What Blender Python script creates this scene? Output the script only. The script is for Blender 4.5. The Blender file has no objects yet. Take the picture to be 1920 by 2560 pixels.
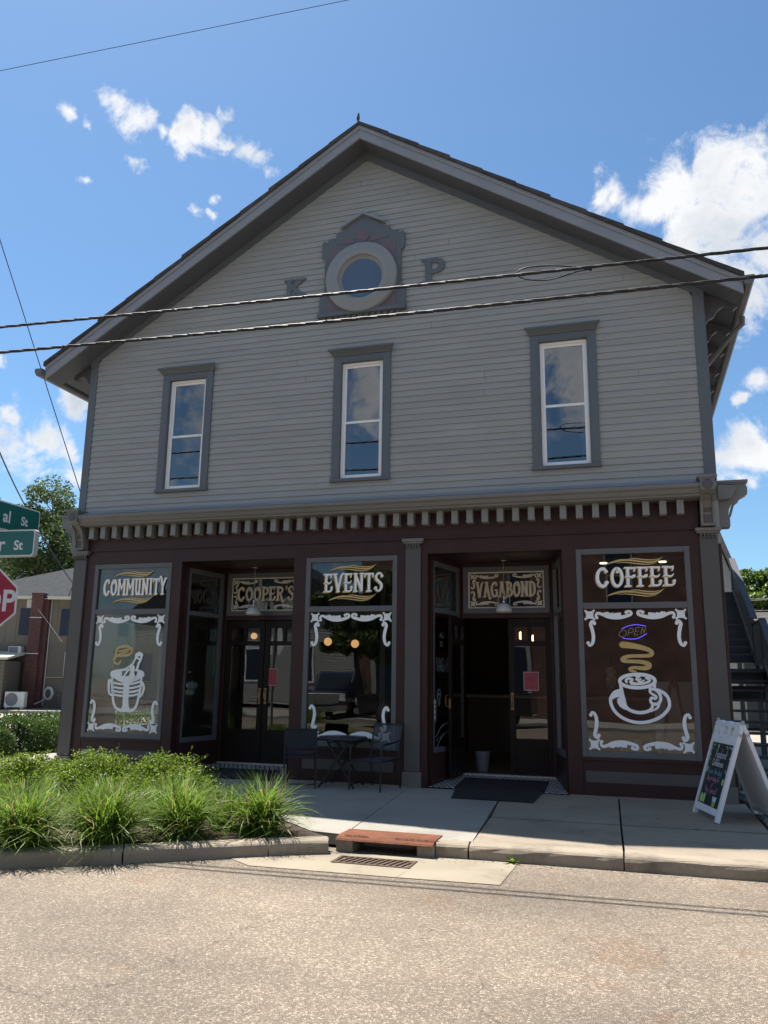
import bpy, math, random
import numpy as np
from mathutils import Vector, Matrix, noise as mnoise
random.seed(7); rng=np.random.default_rng(7)
R=math.radians
S=bpy.context.scene
COL=S.collection

# ------------------------------------------------------------------ camera
CAM=np.array([8.455,-10.785,1.362]); YAW,PIT,ROL=R(16.970),R(11.8206),R(0.8163); FPX=2015.1   # focal length in pixels of the 1920x2560 photo
_r=np.array([math.cos(YAW),math.sin(YAW),0.0]); _f=np.array([-math.sin(YAW)*math.cos(PIT),math.cos(YAW)*math.cos(PIT),math.sin(PIT)])
_u=np.cross(_r,_f); _r,_u=math.cos(ROL)*_r+math.sin(ROL)*_u,-math.sin(ROL)*_r+math.cos(ROL)*_u
cam=bpy.data.cameras.new('camera'); camo=bpy.data.objects.new('camera',cam); COL.objects.link(camo)
cam.sensor_fit='VERTICAL'; cam.sensor_height=36; cam.lens=36*FPX/2560; cam.clip_end=3000; cam.clip_start=.05
M=Matrix(((_r[0],_u[0],-_f[0],CAM[0]),(_r[1],_u[1],-_f[1],CAM[1]),(_r[2],_u[2],-_f[2],CAM[2]),(0,0,0,1)))
camo.matrix_world=M; S.camera=camo
def ray(u,v): return _f+_r*(u-960)/FPX-_u*(v-1280)/FPX
def onY(u,v,y=0):
    d=ray(u,v); return CAM+d*((y-CAM[1])/d[1])
def onZ(u,v,z=0):
    d=ray(u,v); return CAM+d*((z-CAM[2])/d[2])
def atD(u,v,k): return CAM+k*ray(u,v)
class Zm:                       # a crop of the survey photo: crop pixels -> photo pixels
    def __init__(s,ox,oy,w,iw): s.ox,s.oy,s.s=ox,oy,w/iw
    def __call__(s,x,y): return s.ox+x*s.s,s.oy+y*s.s

# ------------------------------------------------------------------ world, sun, exposure
SUN=Vector((-.344,.248,1.0)).normalized()
EL=math.asin(SUN.z); AZ=math.atan2(SUN.x,SUN.y)
W=bpy.data.worlds.new('World'); S.world=W; W.use_nodes=True
S.view_settings.view_transform='Standard'; S.view_settings.look='None'; S.view_settings.gamma=1
S.view_settings.use_curve_mapping=False; S.view_settings.exposure=EXPOSURE=1.15
SKYSTR=0.068
def build_world():
    nt=W.node_tree; nt.nodes.clear(); N=nt.nodes.new; L=nt.links.new
    out=N('ShaderNodeOutputWorld'); bg=N('ShaderNodeBackground'); bg.inputs[1].default_value=SKYSTR; L(bg.outputs[0],out.inputs[0])
    sky=N('ShaderNodeTexSky'); sky.sky_type='NISHITA'; sky.sun_disc=False; sky.sun_elevation=EL; sky.sun_rotation=AZ
    sky.altitude=100; sky.air_density=1.0; sky.dust_density=.6; sky.ozone_density=1.6
    tint=N('ShaderNodeMix'); tint.data_type='RGBA'; tint.blend_type='MULTIPLY'; tint.inputs[0].default_value=1
    L(sky.outputs[0],tint.inputs[6]); tint.inputs[7].default_value=(.70,.92,1.03,1)
    tc=N('ShaderNodeTexCoord'); vec=tc.outputs['Generated']
    def noise(scale,det,rough,dist=0,off=0):
        mp=N('ShaderNodeMapping'); mp.inputs[1].default_value=(off,off*.7,off*.3); L(vec,mp.inputs[0])
        n=N('ShaderNodeTexNoise'); n.inputs['Scale'].default_value=scale; n.inputs['Detail'].default_value=det
        n.inputs['Roughness'].default_value=rough; n.inputs['Distortion'].default_value=dist; L(mp.outputs[0],n.inputs['Vector']); return n
    def m(op,a,b=None,c=None):
        n=N('ShaderNodeMath'); n.operation=op
        for i,x in enumerate((a,b,c)):
            if x is None: continue
            if isinstance(x,(int,float)): n.inputs[i].default_value=x
            else: L(x,n.inputs[i])
        return n.outputs[0]
    k=1.1573
    blobs=[(160,240,18),(205,258,17),(238,256,12),(300,236,34),(275,262,19),(340,268,18),(380,286,17),(422,290,31),(500,256,18),(470,290,26),(515,312,20),(545,337,28),(585,376,24),(305,352,17),(195,377,11),(425,463,18),(455,474,16),(462,434,11),
      (55,935,58),(12,950,52),(118,952,34),(160,1022,36),(150,850,26),(178,838,16),(10,770,18),(25,885,20),
      (1480,425,82),(1570,405,92),(1645,430,108),(1400,462,64),(1330,456,48),(1365,462,52),(1440,450,60),(1290,446,22),(1650,570,105),(1570,515,120),(1480,490,75),(1640,640,45),
      (1600,985,70),(1650,1000,55),(1560,1000,40),(1625,800,26),(1580,845,16)]
    wn=noise(9,5,.6,0,1.7); wv=N('ShaderNodeVectorMath'); wv.operation='MULTIPLY_ADD'; L(wn.outputs['Color'],wv.inputs[0]); wv.inputs[1].default_value=(.075,.075,.075); L(vec,wv.inputs[2])
    wo=N('ShaderNodeVectorMath'); wo.operation='SUBTRACT'; L(wv.outputs[0],wo.inputs[0]); wo.inputs[1].default_value=(.0375,.0375,.0375); wvec=wo.outputs[0]
    D=None
    blobs=[b+(1,) for b in blobs]+[(1205,775,90,-1),(1245,850,80,-1),(1200,720,60,-1),(800,850,85,-1),(775,905,60,-1),(790,800,60,-1),(1120,840,50,-1),(620,820,45,-1)]   # the last few stand behind the viewer
    for x,y,r,fl in blobs:
        d=ray(x*k,y*k)*np.array([1,fl,1]); d=d/np.linalg.norm(d)
        cb=N('ShaderNodeVectorMath'); cb.operation='DISTANCE'; L(wvec,cb.inputs[0]); cb.inputs[1].default_value=tuple(d)
        e=m('MULTIPLY_ADD',cb.outputs['Value'],-FPX/(r*k)*.74,1.0)
        D=e if D is None else m('SMOOTH_MAX',D,e,.25)
    n1=noise(17,10,.64,.5); n2=noise(55,7,.62,.6,3.1)
    fb=m('MULTIPLY_ADD',n1.outputs[0],1.0,m('MULTIPLY',n2.outputs[0],.26))
    fb=m('SUBTRACT',fb,.645)
    # scattered cloud elsewhere (seen only as reflections)
    sep=N('ShaderNodeSeparateXYZ'); L(vec,sep.inputs[0])
    n3=noise(2.6,7,.6,.2,5.0)
    back=m('GREATER_THAN',m('MULTIPLY',sep.outputs[1],-1),.05)
    G=m('SUBTRACT',m('MULTIPLY',n3.outputs[0],2.6),1.05)
    D2=m('MAXIMUM',D,m('SUBTRACT',m('MULTIPLY',m('ADD',G,2.0),back),2.0))
    raw=m('MULTIPLY_ADD',fb,3.0,D2)
    mr=N('ShaderNodeMapRange'); mr.interpolation_type='SMOOTHSTEP'; L(raw,mr.inputs[0]); mr.inputs[1].default_value=.08; mr.inputs[2].default_value=.85
    al=mr.outputs[0]
    # brightness inside: thick parts a little greyer
    n4=noise(7,6,.55,.2,9.0)
    sh=N('ShaderNodeMapRange'); L(m('MULTIPLY_ADD',n4.outputs[0],1.5,m('MULTIPLY',raw,.22)),sh.inputs[0]); sh.inputs[1].default_value=.80; sh.inputs[2].default_value=1.28; sh.inputs[3].default_value=1; sh.inputs[4].default_value=.0
    cc=N('ShaderNodeMix'); cc.data_type='RGBA'; L(sh.outputs[0],cc.inputs[0])
    q=1/(SKYSTR*2**EXPOSURE)
    cc.inputs[6].default_value=(.56*q,.63*q,.73*q,1); cc.inputs[7].default_value=(.97*q,.98*q,1.0*q,1)
    mx=N('ShaderNodeMix'); mx.data_type='RGBA'; L(al,mx.inputs[0]); L(tint.outputs[2],mx.inputs[6]); L(cc.outputs[2],mx.inputs[7])
    L(mx.outputs[2],bg.inputs[0])
build_world()
sl=bpy.data.lights.new('sun','SUN'); sl.energy=5.0; sl.angle=R(.53); sl.color=(1.0,.945,.86)
so=bpy.data.objects.new('sun',sl); COL.objects.link(so); so.location=(0,0,30)
so.rotation_euler=(-SUN).to_track_quat('-Z','Y').to_euler()
S.cycles.max_bounces=10; S.cycles.transparent_max_bounces=24; S.cycles.glossy_bounces=5; S.cycles.sample_clamp_indirect=6
try: S.cycles.use_denoising=True
except Exception: pass

# ------------------------------------------------------------------ materials
MATS={}
def mat(name,col,rough=.6,var=.12,scale=3.0,bump=0.0,bscale=40,metal=0.0,spec=.5,rnd=0.0,trans=0.0,emit=None,coat=0.0,stain=None,det=6,stretch=None,spots=None,straw=None):
    if name in MATS: return MATS[name]
    mt=bpy.data.materials.new(name); mt.use_nodes=True; nt=mt.node_tree; N=nt.nodes.new; L=nt.links.new
    b=nt.nodes['Principled BSDF']; b.inputs['Roughness'].default_value=rough; b.inputs['Metallic'].default_value=metal
    b.inputs['Specular IOR Level'].default_value=spec; b.inputs['Coat Weight'].default_value=coat
    tc=N('ShaderNodeTexCoord'); src=tc.outputs['Object']
    if stretch:
        mp=N('ShaderNodeMapping'); mp.inputs[3].default_value=stretch; L(src,mp.inputs[0]); src=mp.outputs[0]
    n=N('ShaderNodeTexNoise'); n.inputs['Scale'].default_value=scale; n.inputs['Detail'].default_value=det; L(src,n.inputs['Vector'])
    r=N('ShaderNodeMapRange'); L(n.outputs[0],r.inputs[0]); r.inputs[1].default_value=.25; r.inputs[2].default_value=.75; r.inputs[3].default_value=1-var; r.inputs[4].default_value=1+var
    val=r.outputs[0]
    if rnd:
        g=N('ShaderNodeNewGeometry'); r2=N('ShaderNodeMapRange'); L(g.outputs['Random Per Island'],r2.inputs[0]); r2.inputs[3].default_value=1-rnd; r2.inputs[4].default_value=1+rnd
        mm=N('ShaderNodeMath'); mm.operation='MULTIPLY'; L(val,mm.inputs[0]); L(r2.outputs[0],mm.inputs[1]); val=mm.outputs[0]
    mx=N('ShaderNodeMix'); mx.data_type='RGBA'; mx.blend_type='MULTIPLY'; mx.inputs[0].default_value=1; mx.inputs[6].default_value=(*col,1)
    cb=N('ShaderNodeCombineColor'); [L(val,cb.inputs[i]) for i in range(3)]; L(cb.outputs[0],mx.inputs[7]); c=mx.outputs[2]
    if straw:
        gs=N('ShaderNodeNewGeometry'); ws=N('ShaderNodeTexWhiteNoise'); ws.noise_dimensions='1D'; L(gs.outputs['Random Per Island'],ws.inputs['W'])
        ts=N('ShaderNodeMath'); ts.operation='GREATER_THAN'; L(ws.outputs[0],ts.inputs[0]); ts.inputs[1].default_value=1-straw[1]
        xs=N('ShaderNodeMix'); xs.data_type='RGBA'; L(ts.outputs[0],xs.inputs[0]); L(c,xs.inputs[6]); xs.inputs[7].default_value=(*straw[0],1); c=xs.outputs[2]
    if stain:
        sc,ssc,amt=stain
        n5=N('ShaderNodeTexNoise'); n5.inputs['Scale'].default_value=ssc; n5.inputs['Detail'].default_value=8; n5.inputs['Roughness'].default_value=.65; L(tc.outputs['Object'],n5.inputs['Vector'])
        r5=N('ShaderNodeMapRange'); L(n5.outputs[0],r5.inputs[0]); r5.inputs[1].default_value=.52; r5.inputs[2].default_value=.72; r5.inputs[4].default_value=amt
        m5=N('ShaderNodeMix'); m5.data_type='RGBA'; L(r5.outputs[0],m5.inputs[0]); L(c,m5.inputs[6]); m5.inputs[7].default_value=(*sc,1); c=m5.outputs[2]
    if spots:
        v7=N('ShaderNodeTexVoronoi'); v7.inputs['Scale'].default_value=spots[1]; L(tc.outputs['Object'],v7.inputs['Vector'])
        s7=N('ShaderNodeSeparateColor'); L(v7.outputs['Color'],s7.inputs[0]); r7=N('ShaderNodeMath'); r7.operation='MULTIPLY'; L(s7.outputs[0],r7.inputs[0]); r7.inputs[1].default_value=.16
        l7=N('ShaderNodeMath'); l7.operation='LESS_THAN'; L(v7.outputs['Distance'],l7.inputs[0]); L(r7.outputs[0],l7.inputs[1])
        g7=N('ShaderNodeMath'); g7.operation='GREATER_THAN'; L(s7.outputs[1],g7.inputs[0]); g7.inputs[1].default_value=.45
        k7=N('ShaderNodeMath'); k7.operation='MULTIPLY'; L(l7.outputs[0],k7.inputs[0]); L(g7.outputs[0],k7.inputs[1])
        k8=N('ShaderNodeMath'); k8.operation='MULTIPLY'; L(k7.outputs[0],k8.inputs[0]); k8.inputs[1].default_value=.6
        m7=N('ShaderNodeMix'); m7.data_type='RGBA'; L(k8.outputs[0],m7.inputs[0]); L(c,m7.inputs[6]); m7.inputs[7].default_value=(*spots[0],1); c=m7.outputs[2]
    L(c,b.inputs['Base Color'])
    if bump:
        n2=N('ShaderNodeTexNoise'); n2.inputs['Scale'].default_value=bscale; n2.inputs['Detail'].default_value=4; L(src,n2.inputs['Vector'])
        bp=N('ShaderNodeBump'); bp.inputs['Strength'].default_value=bump; bp.inputs['Distance'].default_value=.01; L(n2.outputs[0],bp.inputs['Height']); L(bp.outputs[0],b.inputs['Normal'])
    if emit:
        b.inputs['Emission Color'].default_value=(*emit[0],1); b.inputs['Emission Strength'].default_value=emit[1]
    if trans:
        t=N('ShaderNodeBsdfTranslucent'); L(c,t.inputs[0]); ms=N('ShaderNodeMixShader'); ms.inputs[0].default_value=trans
        L(b.outputs[0],ms.inputs[1]); L(t.outputs[0],ms.inputs[2]); L(ms.outputs[0],nt.nodes['Material Output'].inputs[0])
    MATS[name]=mt; return mt
def glassmat(name,ior=1.9,tint=(.86,.92,.90)):
    if name in MATS: return MATS[name]
    mt=bpy.data.materials.new(name); mt.use_nodes=True; nt=mt.node_tree; nt.nodes.clear(); N=nt.nodes.new; L=nt.links.new
    o=N('ShaderNodeOutputMaterial'); f=N('ShaderNodeFresnel'); f.inputs[0].default_value=ior
    t=N('ShaderNodeBsdfTransparent'); t.inputs[0].default_value=(*tint,1)
    g=N('ShaderNodeBsdfGlossy'); g.inputs['Roughness'].default_value=0; g.inputs[0].default_value=(.97,.98,1,1)
    tc=N('ShaderNodeTexCoord'); n=N('ShaderNodeTexNoise'); n.inputs['Scale'].default_value=1.6; n.inputs['Detail'].default_value=1; L(tc.outputs['Object'],n.inputs['Vector'])
    bp=N('ShaderNodeBump'); bp.inputs['Strength'].default_value=.12; bp.inputs['Distance'].default_value=.01; L(n.outputs[0],bp.inputs['Height']); L(bp.outputs[0],g.inputs['Normal'])
    m=N('ShaderNodeMixShader'); L(f.outputs[0],m.inputs[0]); L(t.outputs[0],m.inputs[1]); L(g.outputs[0],m.inputs[2]); L(m.outputs[0],o.inputs[0])
    MATS[name]=mt; return mt
def brickmat(name,c1,c2,mortar,bw=.2,bh=.067):
    mt=bpy.data.materials.new(name); mt.use_nodes=True; nt=mt.node_tree; N=nt.nodes.new; L=nt.links.new
    b=nt.nodes['Principled BSDF']; b.inputs['Roughness'].default_value=.85
    g=N('ShaderNodeTexCoord'); sp=N('ShaderNodeSeparateXYZ'); L(g.outputs['Object'],sp.inputs[0])
    ad=N('ShaderNodeMath'); L(sp.outputs[0],ad.inputs[0]); L(sp.outputs[1],ad.inputs[1]); cv=N('ShaderNodeCombineXYZ'); L(ad.outputs[0],cv.inputs[0]); L(sp.outputs[2],cv.inputs[1])
    br=N('ShaderNodeTexBrick'); br.inputs['Scale'].default_value=1; br.inputs['Brick Width'].default_value=bw; br.inputs['Row Height'].default_value=bh; br.inputs['Mortar Size'].default_value=.006
    br.inputs['Color1'].default_value=(*c1,1); br.inputs['Color2'].default_value=(*c2,1); br.inputs['Mortar'].default_value=(*mortar,1); L(cv.outputs[0],br.inputs['Vector'])
    n=N('ShaderNodeTexNoise'); n.inputs['Scale'].default_value=1.3; n.inputs['Detail'].default_value=7; L(g.outputs['Object'],n.inputs['Vector'])
    r=N('ShaderNodeMapRange'); L(n.outputs[0],r.inputs[0]); r.inputs[1].default_value=.3; r.inputs[2].default_value=.7; r.inputs[3].default_value=.7; r.inputs[4].default_value=1.25
    mx=N('ShaderNodeMix'); mx.data_type='RGBA'; mx.blend_type='MULTIPLY'; mx.inputs[0].default_value=1; L(br.outputs[0],mx.inputs[6]); L(r.outputs[0],mx.inputs[7]); L(mx.outputs[2],b.inputs['Base Color'])
    bp=N('ShaderNodeBump'); bp.inputs['Strength'].default_value=.6; bp.inputs['Distance'].default_value=.008; bp.invert=True; L(br.outputs['Fac'],bp.inputs['Height']); L(bp.outputs[0],b.inputs['Normal'])
    MATS[name]=mt; return mt
def chipseal():
    mt=bpy.data.materials.new('chip_seal'); mt.use_nodes=True; nt=mt.node_tree; N=nt.nodes.new; L=nt.links.new
    b=nt.nodes['Principled BSDF']; b.inputs['Roughness'].default_value=.8
    tc=N('ShaderNodeTexCoord'); o=tc.outputs['Object']
    v=N('ShaderNodeTexVoronoi'); v.inputs['Scale'].default_value=88; L(o,v.inputs['Vector'])
    v2=N('ShaderNodeTexVoronoi'); v2.feature='DISTANCE_TO_EDGE'; v2.inputs['Scale'].default_value=88; L(o,v2.inputs['Vector'])
    sp=N('ShaderNodeSeparateColor'); L(v.outputs['Color'],sp.inputs[0])
    rp=N('ShaderNodeValToRGB'); L(sp.outputs[0],rp.inputs[0]); e=rp.color_ramp.elements
    e[0].position=0; e[0].color=(.160,.125,.093,1); e[1].position=1; e[1].color=(.40,.332,.255,1)
    for p,c in ((.3,(.188,.148,.110,1)),(.6,(.230,.183,.137,1)),(.82,(.292,.235,.177,1))):
        x=e.new(p); x.color=c
    gp=N('ShaderNodeMapRange'); L(v2.outputs['Distance'],gp.inputs[0]); gp.inputs[1].default_value=.0; gp.inputs[2].default_value=.10; gp.inputs[3].default_value=.38; gp.inputs[4].default_value=1.0
    mx=N('ShaderNodeMix'); mx.data_type='RGBA'; mx.blend_type='MULTIPLY'; mx.inputs[0].default_value=1; L(rp.outputs[0],mx.inputs[6]); L(gp.outputs[0],mx.inputs[7])
    def nz(s,d,a,bq,lo,hi):
        n=N('ShaderNodeTexNoise'); n.inputs['Scale'].default_value=s; n.inputs['Detail'].default_value=d; n.inputs['Roughness'].default_value=.62; L(o,n.inputs['Vector'])
        r=N('ShaderNodeMapRange'); L(n.outputs[0],r.inputs[0]); r.inputs[1].default_value=a; r.inputs[2].default_value=bq; r.inputs[3].default_value=lo; r.inputs[4].default_value=hi; return r.outputs[0]
    m2=N('ShaderNodeMix'); m2.data_type='RGBA'; m2.blend_type='MULTIPLY'; m2.inputs[0].default_value=1; L(mx.outputs[2],m2.inputs[6]); L(nz(.55,8,.3,.7,.74,1.18),m2.inputs[7])
    # rust-brown blotches and dark oil spots
    m3=N('ShaderNodeMix'); m3.data_type='RGBA'; m3.blend_type='MULTIPLY'; L(nz(1.6,7,.58,.76,0,.55),m3.inputs[0]); L(m2.outputs[2],m3.inputs[6]); m3.inputs[7].default_value=(.95,.62,.40,1)
    m4=N('ShaderNodeMix'); m4.data_type='RGBA'; m4.blend_type='MULTIPLY'; L(nz(1.4,5,.66,.76,0,.75),m4.inputs[0]); L(m3.outputs[2],m4.inputs[6]); m4.inputs[7].default_value=(.42,.38,.38,1)
    # broad wheel tracks running along the street
    mpT=N('ShaderNodeMapping'); mpT.inputs[3].default_value=(.10,1.0,1); L(o,mpT.inputs[0]); nT=N('ShaderNodeTexNoise'); nT.inputs['Scale'].default_value=.75; nT.inputs['Detail'].default_value=4; L(mpT.outputs[0],nT.inputs['Vector'])
    rT=N('ShaderNodeMapRange'); L(nT.outputs[0],rT.inputs[0]); rT.inputs[1].default_value=.35; rT.inputs[2].default_value=.65; rT.inputs[3].default_value=.84; rT.inputs[4].default_value=1.10
    mT=N('ShaderNodeMix'); mT.data_type='RGBA'; mT.blend_type='MULTIPLY'; mT.inputs[0].default_value=1; L(m4.outputs[2],mT.inputs[6]); L(rT.outputs[0],mT.inputs[7]); m4=mT
    # thin wandering cracks
    wv=N('ShaderNodeTexNoise'); wv.inputs['Scale'].default_value=1.1; wv.inputs['Detail'].default_value=5; L(o,wv.inputs['Vector'])
    vm=N('ShaderNodeVectorMath'); vm.operation='MULTIPLY_ADD'; L(wv.outputs['Color'],vm.inputs[0]); vm.inputs[1].default_value=(1.1,1.1,0); L(o,vm.inputs[2])
    v3=N('ShaderNodeTexVoronoi'); v3.feature='DISTANCE_TO_EDGE'; v3.inputs['Scale'].default_value=.42; L(vm.outputs[0],v3.inputs['Vector'])
    cr=N('ShaderNodeMapRange'); L(v3.outputs['Distance'],cr.inputs[0]); cr.inputs[1].default_value=.0005; cr.inputs[2].default_value=.003; cr.inputs[3].default_value=.66; cr.inputs[4].default_value=1.0
    m5=N('ShaderNodeMix'); m5.data_type='RGBA'; m5.blend_type='MULTIPLY'; m5.inputs[0].default_value=1; L(m4.outputs[2],m5.inputs[6]); L(cr.outputs[0],m5.inputs[7])
    L(m5.outputs[2],b.inputs['Base Color'])
    bp=N('ShaderNodeBump'); bp.inputs['Strength'].default_value=.75; bp.inputs['Distance'].default_value=.006; L(gp.outputs[0],bp.inputs['Height']); L(bp.outputs[0],b.inputs['Normal'])
    return mt

# ------------------------------------------------------------------ mesh builder
class MB:
    def __init__(s): s.v=[]; s.f=[]; s.sm=[]
    def add(s,vs,fs,smooth=False):
        o=len(s.v); s.v+= [tuple(map(float,p)) for p in vs]; s.f+= [tuple(i+o for i in f) for f in fs]; s.sm+=[smooth]*len(fs); return s
    def box(s,x0,y0,z0,x1,y1,z1):
        x0,x1=min(x0,x1),max(x0,x1); y0,y1=min(y0,y1),max(y0,y1); z0,z1=min(z0,z1),max(z0,z1)
        return s.add([(x0,y0,z0),(x1,y0,z0),(x1,y1,z0),(x0,y1,z0),(x0,y0,z1),(x1,y0,z1),(x1,y1,z1),(x0,y1,z1)],
            [(0,3,2,1),(4,5,6,7),(0,1,5,4),(1,2,6,5),(2,3,7,6),(3,0,4,7)])
    def quad(s,*p): return s.add(p,[tuple(range(len(p)))])
    def prism(s,poly,axis,a,b,smooth=False):    # poly: 2-D outline in the plane across axis ('x': (y,z), 'y': (x,z), 'z': (x,y))
        def P(p,t): return (t,p[0],p[1]) if axis=='x' else (p[0],t,p[1]) if axis=='y' else (p[0],p[1],t)
        n=len(poly); vs=[P(p,a) for p in poly]+[P(p,b) for p in poly]
        s.add(vs,[tuple(range(n))[::-1],tuple(range(n,2*n))]); o=len(s.v)-2*n
        for i in range(n): s.f.append((o+i,o+(i+1)%n,o+n+(i+1)%n,o+n+i)); s.sm.append(smooth)
        return s
    def tube(s,pts,r,n=8,caps=True):
        P=[Vector(p) for p in pts]; rs=r if hasattr(r,'__len__') else [r]*len(P)
        ref=None; rings=[]
        for i,p in enumerate(P):
            t=(P[min(i+1,len(P)-1)]-P[max(i-1,0)]).normalized()
            if ref is None: ref=t.orthogonal().normalized()
            else:
                ref=(ref-t*ref.dot(t)); ref=ref.normalized() if ref.length>1e-6 else t.orthogonal().normalized()
            bt=t.cross(ref); rings.append([p+(ref*math.cos(2*math.pi*k/n)+bt*math.sin(2*math.pi*k/n))*rs[i] for k in range(n)])
        vs=[q for rg in rings for q in rg]; fs=[]
        for i in range(len(P)-1):
            for k in range(n): fs.append((i*n+k,i*n+(k+1)%n,(i+1)*n+(k+1)%n,(i+1)*n+k))
        s.add(vs,fs,True)
        if caps: s.add(rings[0],[tuple(range(n))[::-1]]); s.add(rings[-1],[tuple(range(n))])
        return s
    def bar(s,a,b,w,h,up=(0,0,1)):              # rectangular bar from a to b
        a,b=Vector(a),Vector(b); t=(b-a).normalized(); u=Vector(up); sd=t.cross(u)
        if sd.length<1e-4: sd=t.cross(Vector((0,1,0)))
        sd.normalize(); u=sd.cross(t).normalized(); vs=[]
        for p in (a,b):
            for i,j in ((-1,-1),(1,-1),(1,1),(-1,1)): vs.append(p+sd*(i*w/2)+u*(j*h/2))
        return s.add(vs,[(0,3,2,1),(4,5,6,7),(0,1,5,4),(1,2,6,5),(2,3,7,6),(3,0,4,7)])
    def lathe(s,prof,c=(0,0,0),n=24,axis='z',smooth=True):
        vs=[];fs=[]; m=len(prof)
        for k in range(n):
            a=2*math.pi*k/n
            for r,h in prof:
                x,y=r*math.cos(a),r*math.sin(a)
                p=(x,y,h) if axis=='z' else (x,h,y) if axis=='y' else (h,x,y)
                vs.append((c[0]+p[0],c[1]+p[1],c[2]+p[2]))
        for k in range(n):
            k2=(k+1)%n
            for i in range(m-1): fs.append((k*m+i,k2*m+i,k2*m+i+1,k*m+i+1))
        return s.add(vs,fs,smooth)
    def sphere(s,c,r,n=12,sc=(1,1,1)):
        pr=[(max(1e-4,math.sin(math.pi*i/n)),-math.cos(math.pi*i/n)) for i in range(n+1)]; vs=[];fs=[];m=n+1
        for k in range(2*n):
            a=math.pi*k/n
            for q,h in pr: vs.append((c[0]+r*q*math.cos(a)*sc[0],c[1]+r*q*math.sin(a)*sc[1],c[2]+r*h*sc[2]))
        for k in range(2*n):
            k2=(k+1)%(2*n)
            for i in range(m-1): fs.append((k*m+i,k2*m+i,k2*m+i+1,k*m+i+1))
        return s.add(vs,fs,True)
    def xf(s,mx):
        s.v=[tuple(mx@Vector(p)) for p in s.v]; return s
    def build(s,name,m,parent=None,bevel=0):
        me=bpy.data.meshes.new(name); me.from_pydata(s.v,[],s.f); me.polygons.foreach_set('use_smooth',s.sm); me.update()
        if m: me.materials.append(m)
        o=bpy.data.objects.new(name,me); COL.objects.link(o)
        if parent: o.parent=parent
        if bevel:
            bm=o.modifiers.new('edge','BEVEL'); bm.width=bevel; bm.segments=2; bm.limit_method='ANGLE'; bm.angle_limit=R(40)
        return o
def tag(o,label,cat,group=None,kind=None):
    if label: o['label']=label
    if cat: o['category']=cat
    if group: o['group']=group
    if kind: o['kind']=kind
    return o
def empty(name,label,cat,loc=(0,0,0),rz=0,group=None):
    o=bpy.data.objects.new(name,None); COL.objects.link(o); o.empty_display_size=.1; o.location=loc; o.rotation_euler=(0,0,rz)
    return tag(o,label,cat,group)
def struct(name,mb,m,bevel=0):
    o=mb.build(name,m,None,bevel); o['kind']='structure'; return o
def kids(o): return [c for c in bpy.data.objects if c.parent==o]
def copy_tree(o,parent=None):
    c=o.copy(); COL.objects.link(c)
    if parent: c.parent=parent
    for k in kids(o): copy_tree(k,c)
    return c

# ------------------------------------------------------------------ flat paint: letters and ornaments
def cat_rom(p,k=7):
    p=[np.array(q,float) for q in p]
    if len(p)<3: return p
    out=[]
    for i in range(len(p)-1):
        a=p[i-1] if i else 2*p[0]-p[1]; b,c=p[i],p[i+1]; d=p[i+2] if i+2<len(p) else 2*p[-1]-p[-2]
        for j in range(k):
            t=j/k; out.append(.5*((2*b)+(c-a)*t+(2*a-5*b+4*c-d)*t*t+(3*b-a-3*c+d)*t**3))
    out.append(p[-1]); return out
class Paint:
    """flat shapes in a local x-z plane; each shape sits a hair proud of the one before (towards -y)"""
    def __init__(s,base=0.0,step=.00012): s.m=MB(); s.y=-base; s.step=step
    def nxt(s): s.y-=s.step; return s.y
    def poly(s,pts):
        y=s.nxt(); s.m.add([(p[0],y,p[1]) for p in pts],[tuple(range(len(pts)))])
    def disc(s,x,z,r,rz=None,n=16):
        s.poly([(x+r*math.cos(2*math.pi*i/n),z+(rz or r)*math.sin(2*math.pi*i/n)) for i in range(n)])
    def stroke(s,pts,w,smooth=True,cap=True,closed=False):
        n0=len(pts); ws=list(w) if hasattr(w,'__len__') else [w]*n0
        P=[(p[0],p[1],q) for p,q in zip(pts,ws)]
        if closed: P=P+[P[0]]
        Q=cat_rom(P) if smooth else [np.array(q,float) for q in P]
        n=len(Q); Lf=[];Rt=[]
        for i in range(n):
            a=Q[i-1] if i else (Q[-2] if closed else Q[0]); b=Q[i+1] if i<n-1 else (Q[1] if closed else Q[-1])
            t=b[:2]-a[:2]; L=np.hypot(*t); t=t/L if L>1e-9 else np.array([1,0]); nn=np.array([-t[1],t[0]])
            k=1.0
            if not smooth and 0<i<n-1:
                t1=Q[i][:2]-Q[i-1][:2]; t1/=max(1e-9,np.hypot(*t1)); k=1/max(.45,abs(t1@t))
            Lf.append(Q[i][:2]+nn*Q[i][2]*.5*k); Rt.append(Q[i][:2]-nn*Q[i][2]*.5*k)
        vs=[];fs=[];y=s.y-s.step
        for i in range(n):
            yy=y-i*s.step*.15
            vs+=[(Lf[i][0],yy,Lf[i][1]),(Rt[i][0],yy,Rt[i][1])]
            if i: fs.append((2*i-2,2*i-1,2*i+1,2*i))
        s.m.add(vs,fs); s.y=y-n*s.step*.15
        if cap and not closed:
            s.disc(Q[0][0],Q[0][1],Q[0][2]*.5,n=10); s.disc(Q[-1][0],Q[-1][1],Q[-1][2]*.5,n=10)
def arc(cx,cy,rx,ry,a0,a1,n=12): return [(cx+rx*math.cos(R(a0+(a1-a0)*i/n)),cy+ry*math.sin(R(a0+(a1-a0)*i/n))) for i in range(n+1)]
T_=.165
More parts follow.
